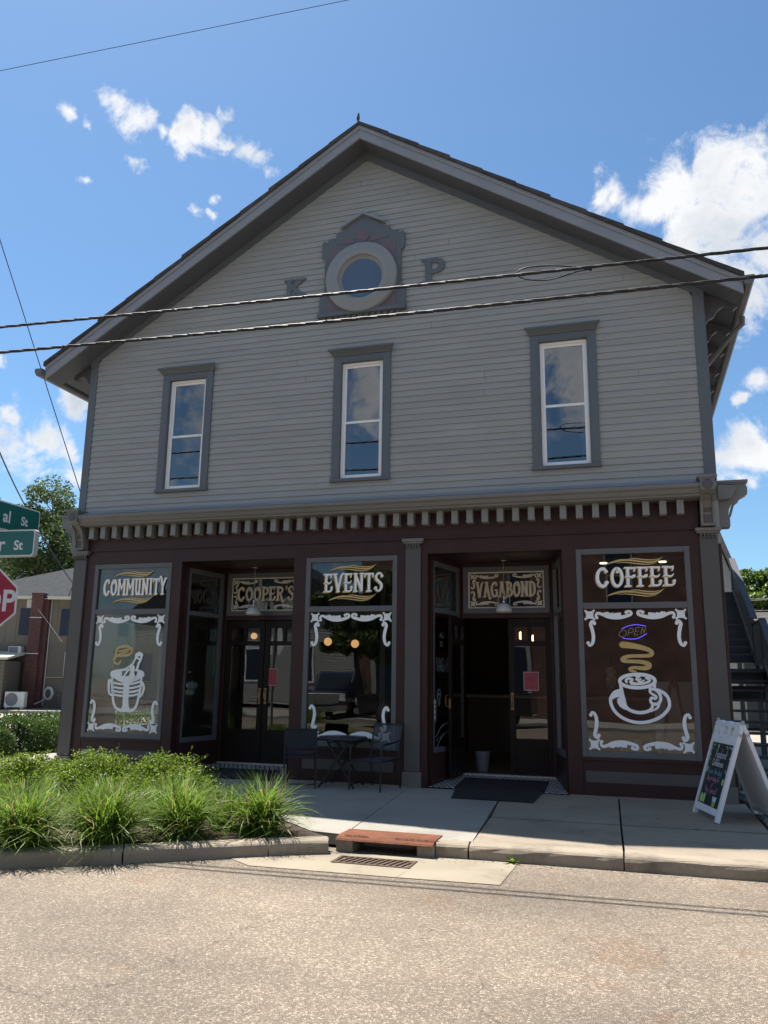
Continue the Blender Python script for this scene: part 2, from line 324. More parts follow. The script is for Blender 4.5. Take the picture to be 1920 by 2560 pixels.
def glyph(ch):
    """slab letters, cap height 1: (advance, strokes [(pts,width,smooth,cap)], discs)"""
    t=T_; s=[]; d=[]
    st=lambda x,z0=.04,z1=.96: s.append(([(x,z0),(x,z1)],t,False,False))
    sf=lambda x,z,w=.15: s.append(([(x-w,z),(x+w,z)],.085,False,True))
    if ch=='C':
        s.append((arc(.36,.5,.27,.43,48,312,20),[.11,.13]+[t+.02]*17+[.13,.11],True,True)); d+=[(.53,.79,.085),(.53,.24,.105)]; adv=.70
    elif ch=='O':
        s.append((arc(.33,.5,.24,.43,90,450,26),t,True,False)); d+=[(.36,.76,.07)]; adv=.68
    elif ch=='M':
        st(.14);st(.68); s.append(([(.14,.95),(.41,.40),(.68,.95)],t*.85,False,False)); [sf(x,z,.12) for x in (.14,.68) for z in (.05,.95)]; adv=.84
    elif ch=='U':
        s.append(([(.14,.95),(.14,.6),(.15,.3),(.24,.09),(.38,.09),(.46,.28),(.47,.6),(.47,.95)],t,True,False)); st(.47,.04,.5); sf(.14,.95);sf(.47,.95,.12);sf(.52,.05,.1); adv=.66
    elif ch=='N':
        st(.14);st(.54); s.append(([(.12,.95),(.56,.05)],t*.95,False,False)); sf(.14,.05,.12);sf(.13,.95,.12);sf(.54,.95,.12); adv=.70
    elif ch=='I':
        st(.18); sf(.18,.05);sf(.18,.95); adv=.38
    elif ch=='T':
        st(.30); sf(.30,.05); s.append(([(.03,.92),(.57,.92)],.12,False,True)); s.append(([(.04,.92),(.04,.77)],.09,False,True)); s.append(([(.56,.92),(.56,.77)],.09,False,True)); adv=.62
    elif ch=='Y':
        s.append(([(-.02,1.02),(.08,1.06),(.15,.92),(.22,.68),(.30,.5)],[.12,.13,t,t,t],True,True)); s.append(([(.54,.95),(.30,.5)],t,False,False)); st(.30,.04,.55); sf(.30,.05);sf(.53,.95,.12); adv=.62
    elif ch in 'PRB':
        st(.15); sf(.15,.05,.14); sf(.12,.95,.12)
        if ch=='P': s.append(([(.12,.92),(.34,.92),(.50,.82),(.52,.68),(.46,.53),(.34,.46),(.12,.46)],[.1,.11,.15,t,.15,.11,.1],True,False)); adv=.60
        elif ch=='R':
            s.append(([(.12,.92),(.34,.92),(.49,.84),(.51,.71),(.45,.58),(.34,.52),(.12,.52)],[.1,.11,.15,t,.15,.11,.1],True,False))
            s.append(([(.30,.52),(.40,.40),(.46,.2),(.52,.02),(.62,-.06),(.72,-.01)],[t,t,t,t,.13,.1],True,True)); d+=[(.72,.02,.07)]; adv=.72
        else:
            s.append(([(.12,.92),(.32,.92),(.45,.84),(.46,.72),(.40,.59),(.30,.54),(.12,.54)],[.1,.11,.14,t,.14,.11,.1],True,False))
            s.append(([(.30,.54),(.46,.46),(.54,.32),(.50,.16),(.36,.07),(.12,.07)],[.1,.13,t,t,.13,.11],True,False)); adv=.64
    elif ch in 'EF':
        st(.15); sf(.12,.95,.12); sf(.14,.05,.14)
        s.append(([(.12,.93),(.50,.93)],.11,False,False)); s.append(([(.50,.96),(.47,.78)],.085,False,True))
        s.append(([(.02,.50),(.16,.53),(.30,.49),(.42,.50),(.50,.60)],[.06,.1,.1,.1,.05],True,True))
        if ch=='E':
            s.append(([(.12,.07),(.42,.07),(.52,.16),(.55,.30)],[.11,.11,.12,.07],True,True)); d+=[(.52,.26,.075)]; adv=.62
        else: d+=[(.42,.53,.09)]; adv=.56
    elif ch=='S':
        s.append(([(.50,.78),(.42,.92),(.26,.94),(.13,.82),(.14,.66),(.28,.54),(.44,.40),(.47,.24),(.38,.09),(.22,.06),(.09,.18)],[.09,.11,.14,t,t,t,t,t,.14,.11,.09],True,True)); d+=[(.50,.80,.085),(.10,.20,.095)]; adv=.60
    elif ch=='V':
        s.append(([(.10,.95),(.32,.05)],t,False,False)); s.append(([(.32,.05),(.42,.5),(.52,.86),(.64,.97)],[t*.8,t*.8,t*.85,.1],True,True)); sf(.10,.95,.13); sf(.32,.05,.10); adv=.66
    elif ch=='A':
        s.append(([(.12,.05),(.30,.95)],t*.75,False,False)); s.append(([(.30,.95),(.44,.40),(.54,.08),(.62,-.06),(.72,-.04)],[t,t,t,.14,.1],True,True)); s.append(([(.19,.38),(.44,.38)],.085,False,False)); sf(.12,.05,.11); sf(.29,.95,.12); adv=.68
    elif ch=='G':
        s.append((arc(.36,.5,.27,.43,48,330,20),[.11,.13]+[t+.01]*17+[.14,.14],True,True)); d+=[(.53,.79,.085)]; s.append(([(.56,.06),(.56,.46)],.13,False,False)); sf(.52,.46,.12); adv=.70
    elif ch=='D':
        st(.15); sf(.12,.95,.12); sf(.12,.05,.12); s.append(([(.12,.92),(.32,.92),(.50,.78),(.55,.5),(.50,.22),(.32,.08),(.12,.08)],[.1,.12,t,t+.02,t,.12,.1],True,False)); adv=.68
    elif ch=="'":
        s.append(([(.10,.98),(.14,.86),(.06,.74)],[.13,.1,.04],True,True)); adv=.2
    elif ch=='K':
        st(.15); s.append(([(.55,.92),(.15,.42)],t*.95,False,False)); s.append(([(.28,.55),(.56,.05)],t,False,False)); [sf(x,z,.14) for x,z in ((.15,.05),(.15,.95),(.56,.05),(.54,.95))]; adv=.70
    else: adv=.3
    return adv,s,d
def word(p,txt,x0,x1,z0,z1,dx=0,dz=0,fat=0.0,track=.02,bold=1.0):
    adv=sum(glyph(c)[0] for c in txt)+track*(len(txt)-1); kx=(x1-x0)/adv; kz=z1-z0; x=x0
    for c in txt:
        a,s,d=glyph(c)
        for pts,w,sm,cp in s:
            ws=[q*bold for q in w] if hasattr(w,'__len__') else [w*bold]*len(pts)
            ws=[q*(kx+kz)*.5+fat for q in ws]
            p.stroke([(x+q[0]*kx+dx,z0+q[1]*kz+dz) for q in pts],ws,sm,cp)
        for q in d: p.disc(x+q[0]*kx+dx,z0+q[1]*kz+dz,q[2]*kx*1.0+fat*.5,q[2]*kz*.85+fat*.5)
        x+=(a+track)*kx
# single-line hand lettering (chalk, neon, door text)
SL={'a':(.5,[[(.42,.42),(.25,.5),(.08,.36),(.1,.1),(.25,.0),(.4,.12),(.42,.45)],[(.42,.3),(.42,.05),(.5,.0)]]),'b':(.48,[[(.08,1),(.08,0),(.28,0),(.4,.15),(.38,.4),(.25,.5),(.08,.38)]]),'c':(.45,[[(.4,.4),(.25,.5),(.08,.35),(.08,.12),(.22,0),(.4,.1)]]),
'd':(.5,[[(.42,1),(.42,.02)],[(.42,.38),(.25,.5),(.08,.36),(.1,.1),(.25,0),(.42,.12)]]),'e':(.46,[[(.08,.26),(.4,.28),(.36,.45),(.22,.5),(.08,.35),(.08,.12),(.22,0),(.4,.1)]]),'f':(.36,[[(.38,.92),(.25,1),(.16,.85),(.16,0)],[(.02,.5),(.34,.52)]]),
'g':(.5,[[(.42,.42),(.25,.5),(.08,.36),(.1,.1),(.25,0),(.42,.14)],[(.42,.48),(.42,-.25),(.28,-.42),(.08,-.32)]]),'h':(.48,[[(.08,1),(.08,0)],[(.08,.36),(.24,.5),(.38,.42),(.4,0)]]),'i':(.2,[[(.1,.5),(.1,0)],[(.1,.7),(.1,.74)]]),'l':(.2,[[(.1,1),(.1,.05),(.18,0)]]),
'n':(.48,[[(.08,.5),(.08,0)],[(.08,.36),(.24,.5),(.38,.42),(.4,0)]]),'o':(.48,[[(.24,.5),(.07,.36),(.08,.12),(.24,0),(.4,.12),(.41,.36),(.24,.5)]]),'p':(.48,[[(.08,.5),(.08,-.42)],[(.08,.38),(.25,.5),(.4,.38),(.4,.12),(.25,0),(.08,.12)]]),
'r':(.36,[[(.08,.5),(.08,0)],[(.08,.32),(.2,.48),(.34,.46)]]),'s':(.4,[[(.36,.42),(.2,.5),(.07,.4),(.18,.26),(.34,.15),(.22,0),(.05,.06)]]),'t':(.36,[[(.18,.9),(.17,.1),(.3,0)],[(.02,.58),(.34,.6)]]),'u':(.48,[[(.08,.5),(.08,.12),(.22,0),(.38,.12)],[(.4,.5),(.4,0)]]),
'v':(.44,[[(.04,.5),(.22,0),(.4,.5)]]),'y':(.48,[[(.08,.5),(.1,.18),(.24,.06),(.4,.2)],[(.42,.5),(.4,-.2),(.26,-.42),(.06,-.34)]]),'m':(.66,[[(.08,.5),(.08,0)],[(.08,.36),(.2,.5),(.32,.4),(.33,0)],[(.33,.36),(.46,.5),(.56,.42),(.58,0)]]),
'V':(.6,[[(.04,1),(.28,0),(.56,1.05)]]),'C':(.6,[[(.55,.82),(.38,1),(.14,.85),(.06,.45),(.18,.08),(.38,0),(.56,.15)]]),'S':(.55,[[(.5,.85),(.32,1),(.1,.86),(.16,.6),(.42,.42),(.46,.15),(.26,0),(.04,.12)]]),'M':(.75,[[(.06,0),(.1,1),(.36,.3),(.62,1),(.68,0)]]),
'O':(.66,[[(.33,1),(.1,.82),(.05,.45),(.14,.1),(.33,0),(.53,.1),(.61,.45),(.56,.82),(.33,1)]]),'P':(.55,[[(.08,0),(.08,1),(.35,1),(.5,.82),(.45,.58),(.3,.5),(.08,.5)]]),'E':(.5,[[(.46,1),(.08,1),(.08,0),(.46,0)],[(.08,.52),(.4,.52)]]),'N':(.6,[[(.08,0),(.08,1),(.52,0),(.52,1)]]),
'H':(.58,[[(.08,0),(.08,1)],[(.5,0),(.5,1)],[(.08,.5),(.5,.5)]]),'U':(.56,[[(.08,1),(.08,.2),(.28,0),(.48,.2),(.48,1)]]),'R':(.56,[[(.08,0),(.08,1),(.35,1),(.48,.8),(.4,.58),(.08,.5)],[(.25,.52),(.52,0)]]),'A':(.6,[[(.04,0),(.3,1),(.56,0)],[(.14,.36),(.46,.36)]]),'L':(.46,[[(.08,1),(.08,0),(.42,0)]]),'T':(.54,[[(.27,1),(.27,0)],[(.02,1),(.52,1)]]),'G':(.62,[[(.55,.82),(.38,1),(.14,.85),(.06,.45),(.18,.08),(.38,0),(.56,.15),(.56,.45),(.36,.45)]]),
'B':(.55,[[(.08,0),(.08,1),(.34,1),(.46,.8),(.34,.54),(.08,.54)],[(.34,.54),(.5,.3),(.36,0),(.08,0)]]),'D':(.6,[[(.08,0),(.08,1),(.3,1),(.52,.75),(.52,.25),(.3,0),(.08,0)]]),'F':(.48,[[(.46,1),(.08,1),(.08,0)],[(.08,.52),(.4,.52)]]),'W':(.8,[[(.04,1),(.2,0),(.38,.8),(.56,0),(.74,1)]]),'!':(.22,[[(.1,1),(.1,.3)],[(.1,.06),(.1,.02)]]),'-':(.36,[[(.06,.4),(.3,.4)]]),
'6':(.5,[[(.4,.95),(.16,.7),(.08,.3),(.2,.0),(.4,.1),(.42,.36),(.25,.48),(.1,.32)]]),'5':(.5,[[(.42,1),(.12,1),(.1,.58),(.3,.62),(.44,.4),(.4,.1),(.2,0),(.05,.1)]]),'7':(.48,[[(.05,1),(.44,1),(.18,0)]]),'3':(.48,[[(.06,.9),(.26,1),(.42,.8),(.22,.55),(.44,.3),(.28,0),(.05,.1)]]),"'":(.16,[[(.08,1),(.06,.8)]]),' ':(.28,[])}
def hand(p,txt,x0,z0,h,w,width=None,slant=0.0,jit=0.0,mirror=False):
    adv=sum(SL.get(c,SL[' '])[0]+.05 for c in txt)*h; kx=1.0 if width is None else width/adv; x=0
    rr=random.Random(txt)
    for c in txt:
        a,ls=SL.get(c,SL[' ']); jz=rr.uniform(-jit,jit)*h
        for l in ls:
            q=[((x+(px+slant*pz)*h)*kx,pz*h+jz) for px,pz in l]
            if mirror: q=[(adv*kx-g,k) for g,k in q]
            p.stroke([(x0+g,z0+k) for g,k in q],w,len(q)>2 and c not in 'VMNEAHLTFW7',True)
        x+=(a+.05)*h
def textmesh(txt,size,name,m,parent,loc,rot,bold=0.0,ext=.001,align='LEFT',sx=1.0):
    cu=bpy.data.curves.new(name,'FONT'); cu.body=txt; cu.size=size; cu.extrude=ext; cu.offset=bold; cu.align_x=align
    t=bpy.data.objects.new(name+'_src',cu); COL.objects.link(t); bpy.context.view_layer.update()
    me=bpy.data.meshes.new_from_object(t.evaluated_get(bpy.context.evaluated_depsgraph_get())); bpy.data.objects.remove(t); bpy.data.curves.remove(cu)
    me.materials.clear(); me.materials.append(m); me.name=name
    o=bpy.data.objects.new(name,me); COL.objects.link(o); o.parent=parent; o.location=loc; o.rotation_euler=rot; o.scale=(sx,1,1); return o

# shared materials
SID=mat('siding_paint',(.325,.327,.310),.55,.08,1.2,.06,60,stain=((.27,.272,.26),.8,.45),stretch=(1,1,6),rnd=.045)
TRIM=mat('slate_trim',(.110,.124,.136),.5,.07,2,.05,50)
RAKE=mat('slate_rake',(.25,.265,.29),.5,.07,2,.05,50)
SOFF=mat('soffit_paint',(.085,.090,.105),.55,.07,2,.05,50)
CORN=mat('taupe_cornice',(.175,.172,.164),.5,.09,2,.04,50)
DENT=mat('dentil_grey',(.235,.232,.222),.5,.08,2,.05,50,rnd=.06)
BROWN=mat('oxblood_paint',(.042,.0175,.016),.45,.14,2,.08,50,stain=((.054,.028,.025),2.2,.5),spec=.35)
DKBR=mat('dark_door_paint',(.012,.0075,.007),.45,.12,3,.05,60,spec=.25)
COLM=mat('column_grey',(.088,.080,.074),.5,.07,2,.05,50)
PLIN=mat('plinth_grey',(.15,.135,.122),.6,.10,2,.08,50)
FRAM=mat('storefront_frame_grey',(.115,.117,.120),.45,.06,2)
WHITE=mat('white_vinyl',(.84,.84,.83),.4,.03,2)
GLASS=glassmat('window_glass',1.85,(.70,.76,.74))
LETD=mat('grey_door_paint',(.30,.31,.33),.6,.15,20)  # even mid grey, well below the white sign paint
UPGL=glassmat('upper_glass',2.45,(.6,.66,.68))
LETW=mat('white_sign_paint',(.90,.90,.89),.5,.03,8)
LETG=mat('gold_sign_paint',(.56,.40,.15),.45,.12,14)
CREAM=mat('cream_sign_paint',(.70,.65,.55),.5,.04,8)
SHING=mat('asphalt_shingle',(.060,.056,.054),.9,.35,9,.3,120,rnd=.25)
METAL=mat('galvanised_grey',(.36,.36,.35),.45,.08,4,metal=.4)
INTER=mat('interior_dark',(.10,.085,.075),.8,.2,1.5)
INFLO=mat('interior_floor',(.10,.075,.055),.5,.2,2)
CONC=mat('new_concrete',(.26,.243,.212),.85,.10,1.1,.12,90,stain=((.175,.16,.138),1.3,.75),spots=((.10,.09,.08),4.5))
CONO=mat('old_concrete',(.25,.207,.155),.88,.14,1.4,.18,90,stain=((.145,.122,.095),1.9,.85),spots=((.085,.072,.058),4.0))
CURB=mat('curb_concrete',(.27,.225,.17),.9,.16,2.2,.3,60,stain=((.11,.09,.07),2.3,.75))
BLACK=mat('black_metal',(.017,.018,.021),.45,.1,6,metal=.2)
RUBB=mat('black_rubber',(.012,.012,.013),.85,.15,6,.3,200)
SOIL=mat('mulch_soil',(.055,.038,.025),.95,.35,14,.9,40)
# ================================================================== the shop building
WID=9.6; DEP=14.0
shop=empty('shop_building','grey clapboard corner shop with a steep gable and dark red storefront windows','building')
def P(name,mb,m,parent=shop,bevel=0): return mb.build(name,m,parent,bevel)
PEAKZ=9.43; SLO=.6225          # soffit line on the wall
def gable_x(z):                # x-interval of the wall at height z
    h=(PEAKZ-z)/SLO
    return max(.0,4.8-h),min(WID,4.8+h)
WINX=(1.861,4.797,7.736); WO=(.327,4.24,6.055)   # opening half width, bottom, top
def clapboards(xa,xb,z0,z1,holes,gable=False,pitch=.0937,flip=1,inset=0):
    mb=MB(); z=z0; jr=random.Random(5)
    cuts=sorted({h[2] for h in holes}|{h[3] for h in holes})
    while z<z1-1e-4:
        zt=min(z+pitch,z1); seg=[z]+[c for c in cuts if z+1e-4<c<zt-1e-4]+[zt]
        for a,b in zip(seg,seg[1:]):
            ya=-.016+.014*(a-z)/pitch; yb=-.016+.014*(b-z)/pitch
            if gable:
                la,ra=gable_x(a); lb,rb=gable_x(b); la,lb=max(la,xa),max(lb,xa); ra,rb=min(ra,xb),min(rb,xb)
            else: la=lb=xa; ra=rb=xb
            if ra-la<.02: continue
            iv=[(la,ra,lb,rb)]
            for h0,h1,hz0,hz1 in holes:
                if hz0<=a+1e-4 and b<=hz1+1e-4:
                    new=[]
                    for q in iv:
                        if q[0]<h0 and q[1]>h1: new+=[(q[0],h0,q[2],h0),(h1,q[1],h1,q[3])]
                        else: new.append(q)
                    iv=new
            for q in iv:
                js=sorted(jr.uniform(q[0]+.3,q[1]-.3) for _ in range(jr.choice((0,0,0,0,0,1)))) if q[1]-q[0]>1.2 else []
                L0,R0=q[0],q[2]
                for j in js+[None]:
                    rA,rB=(q[1],q[3]) if j is None else (j-.0015,j-.0015)
                    w_=jr.uniform(-.0012,.0012); mb.quad((L0,ya+w_,a),(rA,ya+w_*.6,a+jr.uniform(-.0015,.0015)),(rB,yb,b),(R0,yb,b))
                    if j is not None: L0=R0=j+.0015
                if a==z: mb.quad((q[0],0,a),(q[1],0,a),(q[1],ya,a),(q[0],ya,a))
        z+=pitch
    return mb
holes=[(x-WO[0],x+WO[0],WO[1],WO[2]) for x in WINX]
P('siding',clapboards(.13,WID-.14,3.93,9.42,holes,True),SID)
# rest of the shell
mb=MB()
mb.box(0,2.7,0.0,.16,DEP,6.7); mb.box(0,.02,3.05,.16,2.7,6.7); mb.box(0,.02,0,.16,2.7,.46); mb.box(0,.02,.46,.16,.42,3.05); mb.box(.001,.42,2.36,.159,2.7,3.06)
mb.box(WID-.16,.02,0,WID,DEP,6.7)
mb.add([(.16,DEP,0),(WID-.16,DEP,0),(WID-.16,DEP,6.7),(4.8,DEP,9.5),(.16,DEP,6.7)],[(0,1,2,3,4)])
P('side_wall',mb,SID)
mb=MB(); mb.box(.16,.30,3.42,WID-.16,DEP-.02,3.62); mb.box(.16,1.30,3.12,WID-.16,DEP-.02,3.16); mb.box(.16,4.2,3.62,WID-.16,4.3,7.2); P('upper_floor',mb,INTER)
mb=MB(); mb.box(.17,1.16,.02,WID-.17,DEP-.02,.075); mb.box(.17,.07,.02,1.95,1.16,.42); mb.box(3.83,.07,.02,5.78,1.16,.42); mb.box(7.66,.07,.02,WID-.17,1.16,.42); P('shop_floor',mb,INFLO)
mb=MB(); mb.box(.17,8.4,.08,WID-.17,8.5,3.1); mb.box(4.72,1.35,.08,4.80,8.4,3.1); P('inner_wall',mb,INTER)
# corner boards
for x0,x1 in ((0,.135),(WID-.145,WID)):
    m_=MB(); m_.box(x0,-.022,3.93,x1,.0,6.75); 
    m_.box(x0 if x0==0 else x1-.02,.0,3.93,x0+.02 if x0==0 else x1+.004,.12,6.6); P('corner_board',m_,TRIM,bevel=.004)
# frieze boards under the gable soffit (slanted), on the wall
mb=MB()
for sgn in (-1,1):
    w=4.8
    a=(4.8,PEAKZ+.14); b=(4.8+sgn*w,PEAKZ+.14-w*SLO); c=(4.8+sgn*w,PEAKZ-.0-w*SLO); d=(4.8,PEAKZ-.0)
    poly=[a,b,c,d] if sgn<0 else [a,d,c,b]
    mb.prism(poly,'y',-.028,0.0)
P('frieze_board',mb,TRIM)
# gable roof -----------------------------------------------------------
EX0,EX1=-.62,10.06; FY=-.39; RS=.6300; RZ=9.83
def roof_z(x): return RZ-abs(x-4.8)*RS
for sgn in (-1,1):
    ex=EX0 if sgn<0 else EX1; Lx=abs(ex-4.8); n=11
    mb=MB()
    for i in range(n):                         # overlapping courses
        a=4.8+sgn*Lx*i/n; b=4.8+sgn*Lx*(i+1)/n; e=.012+.016*((i*7)%3)/2
        za,zb=roof_z(a),roof_z(b)
        pr=[(a,za+.004),(b,zb+.026),(b,zb-.045),(a,za-.045)]
        mb.prism(pr if sgn>0 else pr[::-1],'y',FY-.03-e,DEP+.3)
    P('roof',mb,SHING)
    # rake fascia with a crown moulding, soffit behind it
    mb=MB()
    def sl(x,dz): return (x,roof_z(x)+dz)
    a,b=4.8,ex-sgn*.02
    for y0,y1,t,bt in ((FY-.018,FY+.01,-.048,-.115),(FY,FY+.03,-.10,-.262)):
        pr=[sl(a,t),sl(b,t),sl(b,bt),sl(a,bt)]; mb.prism(pr if sgn<0 else pr[::-1],'y',y0,y1)
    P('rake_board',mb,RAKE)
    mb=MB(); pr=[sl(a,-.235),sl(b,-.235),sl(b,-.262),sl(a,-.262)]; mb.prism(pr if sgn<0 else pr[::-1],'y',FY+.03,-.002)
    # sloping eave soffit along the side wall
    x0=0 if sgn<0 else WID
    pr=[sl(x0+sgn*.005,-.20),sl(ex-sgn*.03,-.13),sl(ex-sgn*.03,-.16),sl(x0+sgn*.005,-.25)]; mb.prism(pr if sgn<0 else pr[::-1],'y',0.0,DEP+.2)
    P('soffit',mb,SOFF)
    # carved rafter tails along the eave
    for k in range(16):
        tails=MB()
        y=.10+k*.82; z0=roof_z(x0)-.26
        q=[(0,.0),(.40,-.16),(.42,-.23),(.36,-.27),(.30,-.22),(.24,-.20),(.17,-.25),(.12,-.34),(.05,-.37),(.0,-.45)]
        pr=[(x0+sgn*(u+.004),z0+w) for u,w in q]; tails.prism(pr if sgn<0 else pr[::-1],'y',y,y+.07); P('rafter_tail',tails,SOFF)
    # gutter hung on the eave
    gx=EX1-.015 if sgn>0 else EX0-.02; gz=roof_z(EX1 if sgn>0 else EX0)-(.03 if sgn>0 else .085)
    prof=[(0,0),(0,-.10),(.03,-.125),(.09,-.125),(.13,-.06),(.13,0),(.115,0),(.115,-.055),(.085,-.11),(.035,-.11),(.015,-.09),(.015,0)]
    pr=[(gx+sgn*u,gz+w) for u,w in prof]
    mb=MB(); mb.prism(pr if sgn<0 else pr[::-1],'y',FY-.05,DEP+.2)
    pe=[(gx+sgn*u,gz+w) for u,w in prof[:6]]
    mb.prism(pe if sgn<0 else pe[::-1],'y',FY-.056,FY-.045)
    for k in range(10): mb.bar((gx+sgn*.06,.3+k*1.4,gz),(gx-sgn*.08,.3+k*1.4,gz+.05),.012,.012)
    P('gutter',mb,mat('gutter_grey',(.15,.155,.16),.5,.1,4,spec=.3))
mb=MB(); gx=EX1+.08; gz=roof_z(EX1)-.17
mb.tube([(gx,.55,gz+.02),(gx,.58,gz-.08),(gx-.1,.62,gz-.16),(WID+.16,.9,gz-.42),(WID+.06,1.0,gz-.52),(WID+.05,1.0,gz-1.2),(WID+.05,1.0,.2)],.035,10)
P('downpipe',mb,mat('gutter_grey',(.15,.155,.16)))
# upstairs windows ------------------------------------------------------
for wx in WINX:
    c=MB(); hw=.4485; o=WO[0]
    c.box(wx-hw,-.035,4.245,wx-o-.02,0.01,6.145); c.box(wx+o+.02,-.035,4.245,wx+hw,.01,6.145); c.box(wx-hw,-.036,6.07,wx+hw,.011,6.148)
    c.box(wx-o-.02,-.035,4.24,wx-o,.09,6.07); c.box(wx+o,-.035,4.24,wx+o+.02,.09,6.07); c.box(wx-o-.02,-.034,6.05,wx+o+.02,.09,6.07)
    win=P('window',c,TRIM,bevel=.003)
    h=MB()                                                       # flared hood moulding
    prof=[(-.03,6.148),(-.05,6.150),(-.055,6.165),(-.11,6.215),(-.125,6.22),(-.125,6.245),(-.0,6.262)]
    for (ya,za),(yb,zb) in zip(prof,prof[1:]):
        ea,eb=-ya-.03,-yb-.03
        h.quad((wx-hw-ea*.75,ya,za),(wx+hw+ea*.75,ya,za),(wx+hw+eb*.75,yb,zb),(wx-hw-eb*.75,yb,zb))
    for s in (-1,1):
        h.add([(wx+s*(hw+(-y-.03)*.75),y,z) for y,z in prof]+[(wx+s*hw,0,6.148)],[tuple(range(8))])
    h.build('hood',TRIM,win)
    sl_=MB(); sl_.box(wx-hw-.012,-.06,4.195,wx+hw+.012,.05,4.243); sl_.build('sill',TRIM,win,.004)
    f=MB()
    x0,x1,z0,z1=wx-o+.004,wx+o-.004,4.246,6.046
    fr=.034
    f.box(x0,.02,z0,x0+fr,.09,z1); f.box(x1-fr,.02,z0,x1,.09,z1); f.box(x0+fr,.021,z1-fr,x1-fr,.09,z1); f.box(x0+fr,.021,z0,x1-fr,.09,z0+.028)
    zm=5.112
    for (za,zb,y) in ((zm-.01,z1-fr,.05),(z0+.028,zm+.02,.035)):
        s=.028
        f.box(x0+fr,y,za,x0+fr+s,y+.03,zb); f.box(x1-fr-s,y,za,x1-fr,y+.03,zb); f.box(x0+fr+s,y+.001,zb-s-.008,x1-fr-s,y+.031,zb); f.box(x0+fr+s,y+.001,za,x1-fr-s,y+.031,za+s+.008)
    f.build('sash',WHITE,win,.003)
    g=MB(); g.quad((x0+fr,.066,zm),(x1-fr,.066,zm),(x1-fr,.066,z1-fr),(x0+fr,.066,z1-fr)); g.quad((x0+fr,.052,z0+.02),(x1-fr,.052,z0+.02),(x1-fr,.052,zm),(x0+fr,.052,zm)); g.build('glass',UPGL,win)
    cur=MB()                                                       # net curtain at both sides of the lower sash
    for sx in (-1,1):
        pts=[(wx+sx*(.31-.012*i),.13+.016*math.sin(i*1.9),0) for i in range(10)]
        for a,b in zip(pts,pts[1:]): cur.quad((a[0],a[1],4.25),(b[0],b[1],4.25),(b[0],b[1],6.04),(a[0],a[1],6.04))
    cur.build('curtain',mat('net_curtain',(.42,.43,.42),.9),win)
# round gable window ----------------------------------------------------
T4=Zm(600,260,600,1659)
oc=MB()
def ty(pts): return [tuple(onY(*T4(x,y),-.02)[[0,2]]) for x,y in pts]
out=[(4.085,6.86),(4.085,7.18),(4.16,7.24),(4.16,7.78),(4.105,7.82),(4.105,8.06),(4.13,8.10),(4.19,8.07),(4.21,8.13),(4.28,8.10),(4.33,8.12),(4.34,8.2),(4.42,8.24),(4.44,8.20),(4.50,8.28),(4.775,8.46),
     (5.05,8.28),(5.11,8.20),(5.13,8.24),(5.21,8.2),(5.22,8.12),(5.27,8.10),(5.34,8.13),(5.36,8.07),(5.42,8.10),(5.445,8.06),(5.445,7.82),(5.39,7.78),(5.39,7.24),(5.465,7.18),(5.465,6.86)]
out=[(x,z) for x,z in out]
oc.prism(out,'y',-.050,-.012)
ocw=P('round_window',oc,TRIM)
cxo,czo=4.772,7.385
r_=MB(); r_.prism([(4.235,6.87),(5.315,6.87),(5.315,7.94),(4.235,7.94)],'y',-.058,-.051); r_.prism([(4.92,8.09),(5.20,8.02),(4.90,7.985)],'y',-.057,-.051); r_.prism([(4.63,8.09),(4.63,7.985),(4.35,8.02)],'y',-.0571,-.0511)
r_.lathe([(0.0005,-.060),(.105,-.060),(.105,-.049)],(4.775,0,8.10),28,'y',False); r_.build('spandrel_panel',mat('mauve_panel',(.15,.115,.13),.55,.08,3),ocw)
r_=MB(); r_.lathe([(.362,-.052),(.362,-.135),(.368,-.141),(.45,-.141),(.455,-.136),(.548,-.134),(.566,-.126),(.570,-.05)],(cxo,0,czo),56,'y'); 
r_.build('ring_surround',mat('pale_ring',(.255,.265,.265),.5,.06,2),ocw)
r_=MB(); r_.lathe([(.362,-.10),(.345,-.10),(.34,-.075),(.325,-.075),(.318,-.062),(.31,-.0625)],(cxo,0,czo),56,'y'); r_.build('sash',mat('pale_ring',(.255,.265,.265)),ocw)
r_=MB(); r_.lathe([(.0005,-.0625),(.335,-.0625)],(cxo,0,czo),48,'y'); r_.build('glass',mat('sky_tinted_pane',(.085,.105,.145),.06,.1,2,spec=1.0,coat=.6),ocw)  # sky reflection painted into the pane's blue base colour
r_=MB(); r_.box(4.07,-.10,6.80,5.48,-.012,6.865); 
for k in range(13): r_.prism([(4.13+k*.099,6.80),(4.13+k*.099+.07,6.80),(4.13+k*.099+.035,6.715)],'y',-.06,-.02)
r_.build('sill',TRIM,ocw)
r_=MB()
for s in (-1,1):
    a,b=(4.775,8.50),(4.775+s*.36,8.305); r_.prism([a,b,(b[0],b[1]-.04),(a[0],a[1]-.045)][::-s],'y',-.10,-.012)
r_.build('pediment',RAKE,ocw)
for ch,(x0,x1,z0,z1) in (('K',(3.485,3.83,7.235,7.535)),('P',(5.73,6.06,7.17,7.565))):
    p=Paint(base=.034,step=.0003); word(p,ch,x0,x1,z0,z1,bold=1.25)
    # give the cut letter a real thickness
    vs=p.m.v[:]; fs=p.m.f[:]; mb=MB(); mb.add(vs,fs); 
    o=P('letter',mb,TRIM); md=o.modifiers.new('thick','SOLIDIFY'); md.thickness=.03; md.offset=-1
